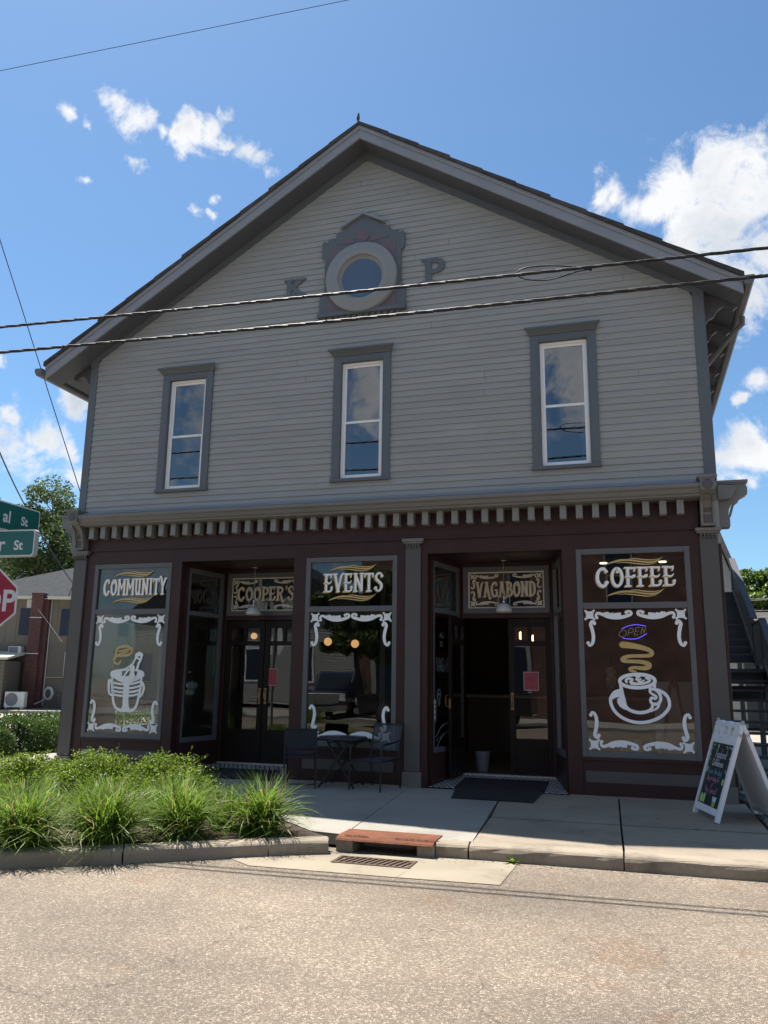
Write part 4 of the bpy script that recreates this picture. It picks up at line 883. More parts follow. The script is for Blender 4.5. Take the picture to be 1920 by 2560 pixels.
# planting bed soil
mb=MB(); P_=[p for p in KT if -3.5<=p[0]<=5.75]
pts=[(p[0],p[1]+.0) for p in P_]+[(5.45,-3.17),(3.45,-1.33),(2.45,-.79),(-3.5,-.79)]
g=MB(); g.add([(x,y,-.058) for x,y in pts],[tuple(range(len(pts)))]); struct('planting_bed',g,SOIL)
# storm drain: pan, grate, hood
mb=MB(); pan=[(5.02,-3.99),(5.24,-3.84),(5.63,-3.60),(5.95,-3.47),(6.35,-3.365),(6.9,-3.305),(7.43,-3.28),(7.40,-4.12),(6.58,-4.16),(5.84,-4.18),(5.30,-4.19)]
GR=(5.90,6.60,-3.84,-3.56)      # x0,x1,y0,y1 of the grate
def inpan(y): return ZR+.005
g0,g1,h0,h1=GR
mb.add([(x,y,inpan(y)) for x,y in [(5.02,-3.99),(5.24,-3.84),(5.63,-3.60),(5.895,-3.487),(g0,h1),(g0,h0),(5.84,-4.18),(5.30,-4.19)]],[tuple(range(8))[::1]])
mb.add([(x,y,inpan(y)) for x,y in [(g0,h0),(g1,h0),(6.58,-4.16),(5.84,-4.18)]],[(3,2,1,0)])
mb.add([(x,y,inpan(y)) for x,y in [(g1,h0),(g1,h1),(6.62,-3.34),(6.9,-3.305),(7.43,-3.28),(7.40,-4.12),(6.585,-4.16)]],[tuple(range(7))[::-1]])
mb.add([(x,y,inpan(y)) for x,y in [(g0,h1),(5.895,-3.487),(6.30,-3.37),(6.62,-3.34),(g1,h1)]],[tuple(range(5))[::-1]])
PANC=mat('gutter_concrete',(.25,.215,.158),.9,.16,1.5,.2,80,stain=((.15,.125,.095),2.4,.8),spots=((.10,.085,.065),6))
struct('gutter_pan',mb,PANC)
dr=empty('storm_drain','rust red cast iron kerb inlet with a slotted grate at its foot','drain',(6.25,-3.5,ZR))
RUST=mat('rusty_iron',(.150,.054,.028),.85,.3,7,.5,60,spec=.25,stain=((.085,.034,.02),4,.8))
def kid(mb,name,m,root,bevel=0):
    mb.v=[tuple(Vector(p)-root.location) for p in mb.v]; return mb.build(name,m,root,bevel)
x0,x1=5.775,6.695
hood=MB(); pr=[(-3.0,-.036),(-3.05,-.040),(-3.22,-.037),(-3.29,-.040),(-3.34,-.047),(-3.375,-.058),(-3.392,-.074),(-3.376,-.077),(-3.35,-.066),(-3.0,-.066)]
hood.prism(pr,'x',0,x1-x0)
yawh=math.atan2(.045,.92)
hood.xf(Matrix.Translation((x0,0,0))); 
kid(hood,'hood',RUST,dr,.004)
kid(MB().box(x0,-3.37,ZR-.02,x0+.16,-3.0,-.067),'side_block',CURB,dr,.01); kid(MB().box(x1-.16,-3.345,ZR-.02,x1,-3.0,-.067),'side_block',CURB,dr,.01)
st=MB(); st.box(x0+.16,-3.14,ZR-.4,x1-.16,-3.08,-.087); st.box(g0-.0,h0-.0,ZR-.5,g1,-3.1,ZR-.45); kid(st,'chamber',mat('chamber_stone',(.12,.09,.065),.9,.2,4),dr)
gt=MB(); zt=ZR+.012
gt.box(g0,h0,zt-.05,g0+.03,h1,zt); gt.box(g1-.03,h0,zt-.05,g1,h1,zt); gt.box(g0+.03,h0,zt-.05,g1-.03,h0+.03,zt-.001); gt.box(g0+.03,h1-.03,zt-.05,g1-.03,h1,zt-.001)
for k in range(11):
    xx=g0+.07+k*.056; gt.bar((xx-.03,h0+.02,zt-.02),(xx+.03,h1-.02,zt-.02),.022,.036)
kid(gt,'grate',mat('old_iron',(.085,.055,.04),.6,.25,9,.3,60,metal=.4),dr)
for txt,xx in (('KEEP IT CLEAN',5.95),('DRAINS TO WATERWAYS',6.44)):
    textmesh(txt,.035,'cast_lettering',mat('cast_letter_dark',(.06,.025,.015),.8),dr,(xx-.11-dr.location[0],-3.335-dr.location[1],-.0345-dr.location[2]),(0,0,0),.0008,.0012)
# cobbles in the rock bed beside the stairs
mb=MB(); mb.add([(9.68,-1.78,-.05),(13,-1.78,-.05),(13,5,-.03),(9.62,5,-.03)],[(0,1,2,3)]); struct('rock_bed',mb,mat('bed_dirt',(.05,.045,.04),.95,.3,9))
mb=MB()
for k in range(520):
    x=rng.uniform(9.70,11.6); y=rng.uniform(-1.72,4.2); r=rng.uniform(.025,.062)
    v0=len(mb.v); mb.sphere((x,y,-.035+r*.25),r,5,(1,rng.uniform(.7,1.2),.6))
o=struct('cobbles',mb,mat('grey_cobble',(.16,.15,.145),.75,.2,7,rnd=.5)); o['kind']='stuff'
mb=MB(); mb.quad((9.6,5,-.06),(60,5,-.06),(60,70,-.06),(9.6,70,-.06)); struct('driveway',mb,PALE)

# ================================================================== planting
def leafmesh(cent,nrm_up,size,n,rg,aspect=.55,fold=.25):
    """n leaf-shaped quads about points cent (N,3)"""
    N=len(cent); d=rg.normal(size=(N,3)); d[:,2]=d[:,2]*.6+nrm_up; d/=np.linalg.norm(d,axis=1)[:,None]
    a=rg.normal(size=(N,3)); a-=d*(a*d).sum(1)[:,None]; a/=np.linalg.norm(a,axis=1)[:,None]; b=np.cross(d,a)
    L=size*rg.uniform(.65,1.35,size=(N,1)); Wd=L*aspect
    p0=cent-a*L*.5; p2=cent+a*L*.5+d*L*.12; p1=cent+b*Wd*.5-d*L*fold*.5; p3=cent-b*Wd*.5-d*L*fold*.5
    v=np.stack([p0,p1,p2,p3],1).reshape(-1,3); i=np.arange(N)*4
    f=np.concatenate([np.stack([i,i+1,i+2],1),np.stack([i,i+2,i+3],1)])
    return v,f
def npmesh(name,v,f,m,parent=None):
    me=bpy.data.meshes.new(name); me.vertices.add(len(v)); me.vertices.foreach_set('co',np.asarray(v,np.float32).ravel())
    n,k=f.shape; me.loops.add(n*k); me.loops.foreach_set('vertex_index',f.astype(np.int32).ravel()); me.polygons.add(n)
    me.polygons.foreach_set('loop_start',np.arange(0,n*k,k,dtype=np.int32)); me.update(calc_edges=True); me.validate()
    me.materials.append(m); o=bpy.data.objects.new(name,me); COL.objects.link(o)
    if parent: o.parent=parent
    return o
BUSH=mat('bush_leaf',(.175,.25,.030),.42,.2,9,rnd=.45,trans=.52,spec=.5)
HEDG=mat('hedge_leaf',(.075,.135,.024),.42,.2,8,rnd=.45,trans=.40,spec=.55)
BLAD=mat('grass_blade',(.140,.228,.030),.45,.2,6,rnd=.55,trans=.50,straw=((.33,.26,.12),.07),spec=.35)
TREE=mat('tree_leaf',(.105,.150,.050),.45,.2,2,rnd=.5,trans=.45,spec=.4)
TREB=mat('bright_tree_leaf',(.11,.175,.026),.45,.2,2,rnd=.5,trans=.45,spec=.4)
TWIG=mat('twig',(.10,.07,.045),.85,.2,12); BARK=mat('bark',(.075,.06,.048),.9,.3,5,.8,14,stretch=(1,1,.25))
def shrub(name,label,x,y,z,rx,ry,h,n,m,seed,size=.035,group='low shrubs along the planting bed',cat='shrub',flat=False):
    rg=np.random.default_rng(seed); root=empty(name,label,cat,(x,y,z),0,group)
    k=26 if not flat else 44
    cc=[]
    for i in range(k):
        a=rg.uniform(0,2*np.pi); t=np.sqrt(rg.uniform(0,1)); 
        if flat: px,py=rg.uniform(-rx,rx),rg.uniform(-ry,ry); hz=h*rg.uniform(.82,1.0)
        else: px,py=rx*t*np.cos(a)*.85,ry*t*np.sin(a)*.85; hz=h*(1-.55*t*t)*rg.uniform(.82,1.05)
        cc.append((px,py,hz))
    cc=np.array(cc); per=n//k; pts=[]
    for c in cc:
        s=.16*max(.5,min(1.2,rx)); q=rg.normal(size=(per,3))*np.array([s,s,h*.19]); q+=c-np.array([0,0,h*.18]); 
        q[:,2]=np.minimum(q[:,2],c[2]+rg.normal(0,.02,per)); pts.append(q)
    # leaves down the sides and inside
    q=rg.normal(size=(n//3,3)); q/=np.linalg.norm(q,axis=1)[:,None]; q*=np.array([rx,ry,h*.8]); q[:,2]=np.abs(q[:,2])*.9; pts.append(q*rg.uniform(.85,1.04,size=(len(q),1)))
    P_=np.concatenate(pts); P_=P_[P_[:,2]>.01]
    # young shoots above the outline
    sh=[]
    for i in range(24 if not flat else 40):
        c=cc[rg.integers(k)]; t=np.linspace(0,1,9)[:,None]; dr_=np.array([rg.normal(0,.04),rg.normal(0,.04),rg.uniform(.05,.13)]); sh.append(c+t*dr_+rg.normal(0,.008,(9,3)))
    P_=np.concatenate([P_]+sh)
    v,f=leafmesh(P_,.55,size,len(P_),rg); npmesh('foliage',v,f,m,root)
    tb=MB()
    for i in range(16):
        c=cc[rg.integers(k)]; tb.tube([(c[0]*.12,c[1]*.12,-.03),(c[0]*.5,c[1]*.5,c[2]*.5),(c[0],c[1],c[2]*.95)],[.008,.006,.002],5)
    tb.build('stems',TWIG,root); return root
for i,(x,y,rx,h,lab) in enumerate(((3.42,-2.38,.55,.56,'rounded light green shrub at the east end of the bed, before the left doorway'),
      (2.42,-2.40,.58,.55,'light green shrub in front of the ice bucket window, middle of its row'),
      (1.42,-2.38,.60,.52,'light green shrub in front of the corner column, with sprigs standing up'),
      (.45,-2.4,.60,.50,'light green shrub cut by the left edge of the view'),
      (-.45,-2.35,.55,.36,'light green shrub outside the left edge of the view'))):
    shrub('low_shrub',lab,x,y,-.055,rx*1.08,rx*.95,h,9500,BUSH,30+i,.034)
def hedge(label,x,y,z,rx,ry,h,n,seed):
    rg=np.random.default_rng(seed); root=empty('clipped_hedge',label,'hedge',(x,y,z),0,'clipped hedges along the side street')
    q=rg.uniform(-1,1,(n,3)); e=np.array([rx,ry,h/2]); f=rg.integers(0,5,n); d=rg.beta(1,5,n)*.28
    for ax,k,sg in ((0,0,1),(0,1,-1),(1,2,1),(1,3,-1),(2,4,1)):
        mk=f==k; q[mk,ax]=sg*(1-d[mk]/e[ax])
    P_=q*e+np.array([0,0,h/2]); bump=np.array([mnoise.noise(Vector((a*2.3,b_*2.3,c*2.3+seed))) for a,b_,c in P_])
    ctr=np.array([0,0,h*.45]); P_=ctr+(P_-ctr)*(1+.13*bump)[:,None]; rr=np.linalg.norm((P_-ctr)/np.array([rx,ry,h*.55]),axis=1); P_=ctr+(P_-ctr)*np.where(rr>1.22,1.22/rr,1)[:,None]; P_[:,2]=np.maximum(P_[:,2],.04)
    sh=[np.array([rg.uniform(-rx,rx)*.85,rg.uniform(-ry,ry)*.85,h*.98])+np.linspace(0,1,7)[:,None]*np.array([rg.normal(0,.03),rg.normal(0,.03),rg.uniform(.04,.10)]) for _ in range(70)]
    P_=np.concatenate([P_]+sh); v,fc=leafmesh(P_,.5,.046,len(P_),rg); npmesh('foliage',v,fc,HEDG,root)
    tb=MB()
    for i in range(22):
        c=(rg.uniform(-rx,rx)*.7,rg.uniform(-ry,ry)*.7); tb.tube([(c[0]*.8,c[1]*.8,-.03),(c[0],c[1],h*.5),(c[0]*1.1,c[1]*1.1,h*.9)],[.014,.009,.003],5)
    tb.build('stems',TWIG,root)
for i,q in enumerate((('clipped dark green hedge block beside the side pavement, by the corner column',-2.55,2.85,.85,1.0,.70,26000),('clipped dark green hedge block at the left edge, nearer than the other',-2.65,.75,.8,.72,.64,18000),('clipped dark green hedge block farther up the side street',-2.6,5.3,.85,1.25,.70,12000))):
    hedge(q[0],q[1],q[2],-.09,*q[3:],60+i)
def tuft(x,y,z,r,h,n,seed,label):
    rg=np.random.default_rng(seed); vs=[];fs=[]; K=7
    for b in range(n):
        a=rg.uniform(0,2*np.pi); th=abs(rg.normal(.32,.36)); bend=rg.uniform(.5,2.1)*(.6+.6*min(1,th/.5)); L=h*rg.uniform(1.05,2.25)*(1 if rg.random()>.06 else .6); w=rg.uniform(.0042,.0088)
        ox,oy=rg.normal(0,.06),rg.normal(0,.06); s=0.0; zz=-.01; tw=rg.normal(0,.6); base=len(vs); da=rg.normal(0,.35)
        for k in range(K+1):
            t=k/K; ww=w*(1-t**2.2)*(.55+.45*min(1,t*4))+.0004; aa=a+da*t*t
            px,py=-math.sin(aa)*math.cos(tw),math.cos(aa)*math.cos(tw); c=np.array([ox+math.cos(aa)*s,oy+math.sin(aa)*s,max(zz,-.11 if s>.3 else -.02)]); q=np.array([px,py,math.sin(tw)*.5])*ww
            vs+=[c+q,c-q]
            if k: fs.append((base+2*k-2,base+2*k-1,base+2*k+1,base+2*k))
            g=th+bend*t**1.3; s+=math.sin(g)*L/K*r/.5; zz+=math.cos(g)*L/K
    o=npmesh('grass_clump',np.array(vs),np.array(fs),BLAD); o.location=(x,y,z)
    for q in o.data.polygons: q.use_smooth=True
    return tag(o,label,'ornamental grass','arching grass clumps along the kerb')
for i,(x,y,r,h,n,lab) in enumerate(((5.03,-3.40,.52,.30,900,'arching grass clump standing alone at the tip of the bed, nearest the storm drain'),
      (4.44,-3.84,.54,.29,950,'arching grass clump next to the lone end clump, hanging over the kerb'),
      (3.97,-4.29,.58,.31,1000,'largest arching grass clump in the middle of the kerb row'),
      (3.41,-4.68,.58,.29,950,'arching grass clump at the left of the kerb row, trailing over the kerb'),
      (2.80,-5.0,.54,.35,900,'arching grass clump cut by the left edge of the view'),
      (3.95,-3.30,.50,.25,600,'arching grass clump in the second row, against the east end shrub'),
      (3.35,-3.66,.52,.25,600,'arching grass clump in the second row, between the largest clump and the shrubs'),
      (2.75,-4.05,.52,.25,600,'arching grass clump in the second row near the left edge'),
      (3.85,-2.72,.40,.26,380,'small thin grass clump leaning on the east end shrub'),
      (3.05,-3.05,.48,.23,420,'arching grass clump in the third row, touching the middle shrub'),
      (2.30,-3.25,.48,.23,420,'arching grass clump in the third row near the left edge, below the sprigs'),
      (3.62,-3.10,.46,.22,420,'grass clump in the third row, below the east end shrub'),
      (2.62,-3.45,.46,.22,420,'grass clump in the third row, behind the clump that trails over the kerb'),
      (4.18,-3.55,.40,.26,420,'short grass clump behind the kerb row, between the lone end clump and the largest'),
      (3.70,-3.95,.40,.26,420,'short grass clump behind the kerb row, next to the largest clump'),
      (3.08,-4.35,.42,.27,420,'short grass clump behind the kerb row, near the left edge'),
      (4.62,-3.30,.36,.24,380,'short grass clump just behind the gap beside the lone end clump'),
      (1.9,-5.2,.48,.34,500,'arching grass clump outside the left edge of the view'))):
    tuft(x,y,-.06,r,h,n,100+i,lab)
# grit, leaf litter and pebbles along the kerb foot and in the bed
mb=MB(); rl=np.random.default_rng(91); KX=np.array(cat_rom(KL,8))
for k in range(900):
    if k<560:
        x=rl.uniform(2.6,10.5); y=float(np.interp(x,KX[:,0],KX[:,1]))-abs(rl.normal(.02,.10)); z=ZR
        if 5.0<x<7.45: z=ZR+.005
        if 5.85<x<6.65 and y>-3.9: continue
    else: x=rl.uniform(2.4,5.2); y=float(np.interp(x,KX[:,0],KX[:,1]))+rl.uniform(.2,1.5); z=-.058
    s=rl.uniform(.004,.013)*(1.6 if k>=560 else 1); a=rl.uniform(0,6.28); c,q=math.cos(a)*s,math.sin(a)*s; t=rl.uniform(.2,.8)*s
    mb.add([(x-c,y-q,z),(x+q*.6,y-c*.6,z+t*.3),(x+c,y+q,z),(x-q*.6,y+c*.6,z+t*.3),(x,y,z+t)],[(0,1,4),(1,2,4),(2,3,4),(3,0,4)])
o=struct('grit',mb,mat('grit_bits',(.16,.12,.08),.9,.2,5,rnd=.6)); o['kind']='stuff'
# little weeds
def weed(x,y,z,seed,label,s=.10,n=9):
    rg=np.random.default_rng(seed); vs=[];fs=[]
    for b in range(n):
        a=rg.uniform(0,2*np.pi); L=s*rg.uniform(.6,1.2); w=s*.11; e=rg.uniform(.5,1.1); o=len(vs)
        for k in range(5):
            t=k/4; c=np.array([math.cos(a)*L*t*math.cos(e),math.sin(a)*L*t*math.cos(e),L*math.sin(e)*t-.3*L*t*t]); q=np.array([-math.sin(a),math.cos(a),0])*w*math.sin(math.pi*min(.97,t*.85+.12))
            vs+= [c+q,c-q]
            if k: fs.append((o+2*k-2,o+2*k-1,o+2*k+1,o+2*k))
    ob=npmesh('weed',np.array(vs),np.array(fs),BUSH); ob.location=(x,y,z); return tag(ob,label,'weed')
p=onZ(*Zm(600,1960,720,1659)(1560,455),ZR); weed(p[0],p[1],ZR,5,'leafy weed growing at the foot of the kerb, right of the storm drain',.12,11)
p=onZ(*Zm(600,1960,720,1659)(1440,180),-.03); weed(p[0],p[1],-.03,6,'tiny weed in the pavement joint in front of the black doormat',.05,8)
def tree(name,label,x,y,z,h,crown,trunk_r,n,m,seed,leaf=.16,group=None,k=60,low=.32):
    rg=np.random.default_rng(seed); root=empty(name,label,'tree',(x,y,z),0,group); rx,ry,rz=crown; cz=h-rz
    cc=[]
    while len(cc)<k:
        q=rg.uniform(-1,1,3); d=np.linalg.norm(q)
        if .35<d<1 or (d<.35 and rg.random()<.3): cc.append(q*np.array([rx,ry,rz])*rg.uniform(.8,1.05)+np.array([0,0,cz]))
    cc=np.array(cc); tk=MB(); ht=cz-rz*.2
    trunk=[(0,0,-.2),(rg.normal(0,.05),rg.normal(0,.05),ht*.4),(rg.normal(0,.12),rg.normal(0,.12),ht*.75),(rg.normal(0,.2),rg.normal(0,.2),cz+rz*.4)]
    tk.tube([tuple(q) for q in cat_rom(trunk,4)],list(np.linspace(trunk_r,trunk_r*.25,13)),9)
    for c in cc[::2]:
        t0=rg.uniform(.45,.95); s=np.array(trunk[0])*(1-t0)+np.array(trunk[3])*t0; mid=s*.5+c*.5+rg.normal(0,.08*rx,3); tk.tube([tuple(q) for q in cat_rom([s,mid,c],4)],list(np.linspace(trunk_r*.32,trunk_r*.05,9)),5)
    tk.build('trunk',BARK,root)
    per=n//k; pts=[]
    for c in cc:
        s=rg.uniform(.16,.30)*(rx+rz)*.5; q=rg.normal(size=(per,3)); q/=np.linalg.norm(q,axis=1)[:,None]; q*=rg.uniform(.25,1,size=(per,1))**.6; q*=np.array([s,s,s*.7]); pts.append(c+q)
    P_=np.concatenate(pts); v,f=leafmesh(P_,.5,leaf,len(P_),rg,.6); npmesh('crown',v,f,m,root); return root

# ================================================================== things on the pavement
def gz(y): return swz(y)
# bistro table
tx,ty_=4.715,-.27; tz=gz(ty_)
tb=empty('bistro_table','round black metal folding table between the two chairs','table',(tx,ty_,tz))
m_=MB(); m_.lathe([(.0005,.632),(.315,.632),(.328,.628),(.332,.612),(.328,.594),(.318,.594),(.318,.622),(.0005,.622)],(0,0,0),40); m_.build('table_top',mat('punched_black_metal',(.022,.024,.028),.42,.3,60,.4,160,metal=.2),tb)
fe=[(-.22,-.25),(.24,-.27),(.21,.255),(-.235,.285)]
for (i,j) in ((0,2),(1,3)):
    a=Vector((fe[i][0],fe[i][1],.0)); b=Vector((-fe[i][0]*.55,fe[j][1]*.0-fe[i][1]*.0+.0,.60))
for s in (-1,1):
    l=MB(); 
    for yy in (-.20,.20):
        l.bar((-.235*s,yy*(1.2 if s>0 else 1.0),0.0),(.17*s,yy*(1.2 if s>0 else 1.0)*.8,.60),.026,.013,(0,1,0))
    l.bar((-.20*s,-.21,.05),(-.20*s,.21,.05),.016,.012); l.bar((.14*s,-.18,.555),(.14*s,.18,.555),.016,.012); l.build('leg',BLACK,tb)
rg_=MB(); rg_.tube([(.25*math.cos(a),.25*math.sin(a),.606) for a in np.linspace(0,2*math.pi,25)],.008,6); rg_.build('ring_brace',BLACK,tb)
# folding chair (seen from behind)
SLING=bpy.data.materials.new('mesh_sling'); SLING.use_nodes=True
def _sl():
    nt=SLING.node_tree; N=nt.nodes.new; L=nt.links.new; b=nt.nodes['Principled BSDF']; b.inputs['Base Color'].default_value=(.06,.07,.09,1); b.inputs['Roughness'].default_value=.6
    t=N('ShaderNodeBsdfTransparent'); m=N('ShaderNodeMixShader'); g=N('ShaderNodeTexCoord'); v=N('ShaderNodeTexChecker'); v.inputs['Scale'].default_value=260; L(g.outputs['Object'],v.inputs[0])
    r=N('ShaderNodeMapRange'); L(v.outputs['Fac'],r.inputs[0]); r.inputs[3].default_value=.40; r.inputs[4].default_value=.75
    L(r.outputs[0],m.inputs[0]); L(t.outputs[0],m.inputs[1]); L(b.outputs[0],m.inputs[2]); L(m.outputs[0],nt.nodes['Material Output'].inputs[0])
_sl()
c=empty('folding_chair','black folding chair with a solid fabric back, seen from behind, left of the table','chair',(4.21,-.47,gz(-.47)),R(19))
w=.205
m_=MB()
for s in (-1,1): m_.tube([(s*w,-.22,0),(s*w,-.15,.42),(s*w,-.19,.74)],.011,8)
m_.tube([(-w,-.185,.735),(w,-.185,.735)],.011,8); m_.tube([(-w,-.212,.05),(w,-.212,.05)],.009,8); m_.build('back_frame',BLACK,c)
for s in (-1,1):
    l=MB(); l.tube([(s*(w-.022),.20,0),(s*(w-.022),.02,.30),(s*(w-.022),-.10,.44)],.010,8); l.build('leg',BLACK,c)
MB().tube([(-w+.02,.19,.08),(w-.02,.19,.08)],.008,6).build('stretcher',BLACK,c); MB().tube([(-w,-.16,.37),(w,-.16,.37)],.010,8).build('stretcher',BLACK,c)
m_=MB(); m_.box(-w+.02,-.14,.405,w-.02,.24,.43); m_.build('seat',mat('navy_fabric',(.018,.021,.030),.8,.1,30),c,.01)
m_=MB(); n=9; rows=[]
for k in range(n+1):
    t=k/n; x=-w+2*w*t; b=.02*math.sin(math.pi*t); rows.append(((x,-.190-b,.725),(x,-.172-b,.505-.012*math.sin(math.pi*t))))
for a,b in zip(rows,rows[1:]): m_.quad(a[0],b[0],b[1],a[1])
o=m_.build('backrest',mat('navy_fabric',(.018,.021,.030)),c); md=o.modifiers.new('t','SOLIDIFY'); md.thickness=.012
# mesh armchair
ac=empty('patio_armchair','black metal armchair with a see-through mesh back, right of the table','chair',(5.215,-.35,gz(-.35)),R(-15.5))
w=.235
for s in (-1,1):
    m_=MB(); m_.tube([tuple(q) for q in cat_rom([(s*w,-.27,0),(s*w,-.262,.30),(s*w,-.25,.50),(s*w,-.20,.565),(s*w,-.05,.575),(s*w,.20,.60)],4)],.011,8); m_.build('armrest',BLACK,ac)
    m_=MB(); m_.tube([(s*(w-.02),.25,0),(s*(w-.02),.19,.36),(s*(w-.02),.22,.56),(s*(w-.02),.29,.80)],.011,8); m_.build('leg',BLACK,ac)
m_=MB(); m_.tube([(-w+.02,.29,.80),(w-.02,.29,.80)],.011,8); m_.tube([(-w,-.255,.365),(w,-.255,.365)],.010,8); m_.tube([(-w+.02,.19,.375),(w-.02,.19,.375)],.009,8); m_.build('frame',BLACK,ac)
for s in (-1,1): m_=MB(); m_.tube([(s*w,-.255,.365),(s*(w-.01),.19,.375)],.010,8); m_.build('side_rail',BLACK,ac)
m_=MB(); m_.add([(-w+.02,.29,.79),(w-.02,.29,.79),(w-.02,.205,.47),(-w+.02,.205,.47)],[(0,1,2,3)]); m_.build('backrest',SLING,ac)
m_=MB(); m_.add([(-w+.01,-.25,.37),(w-.01,-.25,.37),(w-.02,.19,.378),(-w+.02,.19,.378)],[(0,1,2,3)]); m_.build('seat',SLING,ac)
# door mats
def doormat(q,label,z):
    n=len(q); mb=MB(); mb.add([(x,y,zz+.012) for x,y,zz in q]+[(x,y,zz) for x,y,zz in q],[tuple(range(n))]+[(i+n,(i+1)%n+n,(i+1)%n,i) for i in range(n)]); o=mb.build('doormat',RUBB); return tag(o,label,'doormat','black doormats at the two doorways')
fz=lambda y: .006+.06*max(0,y)/1.1+.004
k_=lambda p,z:tuple(onZ(*p,z)[:2])
doormat([(6.30,-.78,swz(-.78)+.002),(7.28,-.80,swz(-.8)+.002),(7.30,-.02,.012),(6.20,-.02,.012)],'black rubber doormat on the pavement in front of the open doorway',0)
doormat([(6.17,.02,fz(.02)),(7.33,.02,fz(.02)),(7.31,.78,fz(.78)),(6.17,.78,fz(.78))],'black rubber doormat on the mosaic floor of the right doorway, behind the other',0)
doormat([(2.62,-.18,swz(-.18)+.012),(3.70,-.20,swz(-.2)+.012),(3.45,.52,fz(.52)+.012),(2.26,.50,fz(.5)+.012)],'black rubber doormat on the mosaic floor of the left doorway, behind the shrubs',0)
# small white bin standing just inside the right doorway
bn=empty('waste_bin','small white plastic bin standing beside the open door leaf','bin',(6.27,1.55,.075))
b_=MB(); b_.lathe([(.0005,.0),(.085,.0),(.09,.01),(.112,.26),(.118,.275),(.11,.278),(.104,.265),(.082,.02),(.0005,.015)],(0,0,0),28); b_.build('bucket',mat('white_plastic',(.20,.20,.215),.5,.05,5),bn)
b_=MB(); b_.lathe([(.082,-.0),(.092,.03)],(0,0,.0),24); b_.build('base',mat('bin_base_grey',(.09,.09,.10)),bn)  # darker grey ring round the foot of the bin
# sandwich board
sb=empty('sandwich_board','white A-frame chalkboard sign standing on the pavement by the right column','sign',(9.45,-1.02,swz(-1)),0)
nrm=Vector((-.971,-.235,0)); wd=Vector((.235,-.971,0)); bw=.755; ang=math.atan2(.33,.99)
def panel(front):
    s=1 if front else -1
    X=wd if front else -wd
    up=(Vector((0,0,.99))-nrm*s*.33).normalized(); Nn=X.cross(up)
    base=nrm*s*.33
    return Matrix(((X.x,-Nn.x,up.x,base.x),(X.y,-Nn.y,up.y,base.y),(X.z,-Nn.z,up.z,base.z),(0,0,0,1)))
WP=mat('white_sign_plastic',(.74,.74,.75),.45,.04,5); H_=1.043
for front in (True,False):
    T=panel(front); h=bw/2; f=MB(); d0,d1=-.022,.022
    f.box(-h,d0,0,-h+.055,d1,H_-.10); f.box(h-.055,d0,0,h,d1,H_-.10); f.box(-h+.055,d0,.055,h-.055,d1,.125); f.box(-h+.055,d0,.80,h-.055,d1,.90)
    f.box(-h+.055,.004,.125,h-.055,.014,.80)
    # moulded head with two hand holes
    for a,b in ((-h,-.21),(-.145,-.045),(.045,.145),(.21,h)): f.box(a,d0,.90,b,d1,.985)
    f.box(-h+.01,d0,.985,h-.01,d1,1.02)
    for cx_,r0 in ((-.26,.115),(0,.12),(.26,.115)):
        f.prism([(cx_+r0*math.cos(a)*1.0,1.015+.035*math.sin(a)) for a in np.linspace(math.pi,0,10)],'y',d0-.004,d1)
    for a in (-1,1): f.bar((a*.10,d0-.004,.86),(a*.16,d0-.004,.985),.02,.012,(0,-1,0))
    f.xf(T); pn=f.build('front_panel' if front else 'back_panel',WP,sb,.006)
    if front:
        b=MB(); b.box(-h+.058,-.006,.128,h-.058,.003,.798); b.xf(T); b.build('chalkboard',mat('chalkboard_green',(.018,.028,.030),.55,.15,6),pn)
        inks={'white':(.72,.72,.72),'blue':(.16,.36,.50),'pink':(.50,.23,.33),'lime':(.42,.62,.16),'ice':(.45,.58,.75),'tea':(.42,.36,.05)}
        def chalk(fn,ink,nm='chalk_lettering'):
            p=Paint(.0065,.00004); fn(p); p.m.xf(T); p.m.build(nm,mat('chalk_'+ink,inks[ink],.8,.15,30),pn)
        chalk(lambda p:hand(p,'Vagabond',-.17,.645,.088,.0062,.35),'white'); chalk(lambda p:hand(p,'Coffeehouse',-.19,.552,.072,.0062,.34),'white')
        for x,z in ((-.27,.77),(-.235,.775),(-.29,.73),(-.295,.66),(-.285,.61),(.12,.775),(.15,.76),(.20,.775),(.24,.765),(.27,.77),(.27,.66),(.275,.50),(.25,.52)): chalk(lambda p:[p.disc(x+.008*math.cos(a),z+.008*math.sin(a),.006,n=6) for a in (0,2.1,4.2)],'white','chalk_flower')
        chalk(lambda p:hand(p,'Savor the day!',-.25,.462,.062,.006,.43),'blue'); chalk(lambda p:hand(p,'Stop in today for',-.24,.388,.056,.006,.40),'pink'); chalk(lambda p:hand(p,'a',-.05,.338,.05,.006,.03),'pink'); chalk(lambda p:hand(p,'May Special!',-.22,.262,.066,.006,.38),'pink')
        for q in ((-.13,.765,.02,.024),(-.29,.50,.018,.034),(.24,.405,.024,.036),(-.255,.185,.04,.052),(-.175,.19,.032,.055)): chalk(lambda p:p.disc(*q),'lime','chalk_lime')
        chalk(lambda p:p.poly([(.07,.235),(.19,.235),(.18,.185),(.08,.185)]),'ice','chalk_glass'); chalk(lambda p:p.poly([(.08,.183),(.18,.183),(.172,.133),(.088,.133)]),'tea','chalk_glass')
hg=MB()
for a in (-1,1): hg.tube([tuple(wd*(a*(bw/2-.03))+Vector((0,0,1.005))),tuple(wd*(a*(bw/2))+Vector((0,0,1.005)))],.018,10)
hg.build('hinge',METAL,sb)
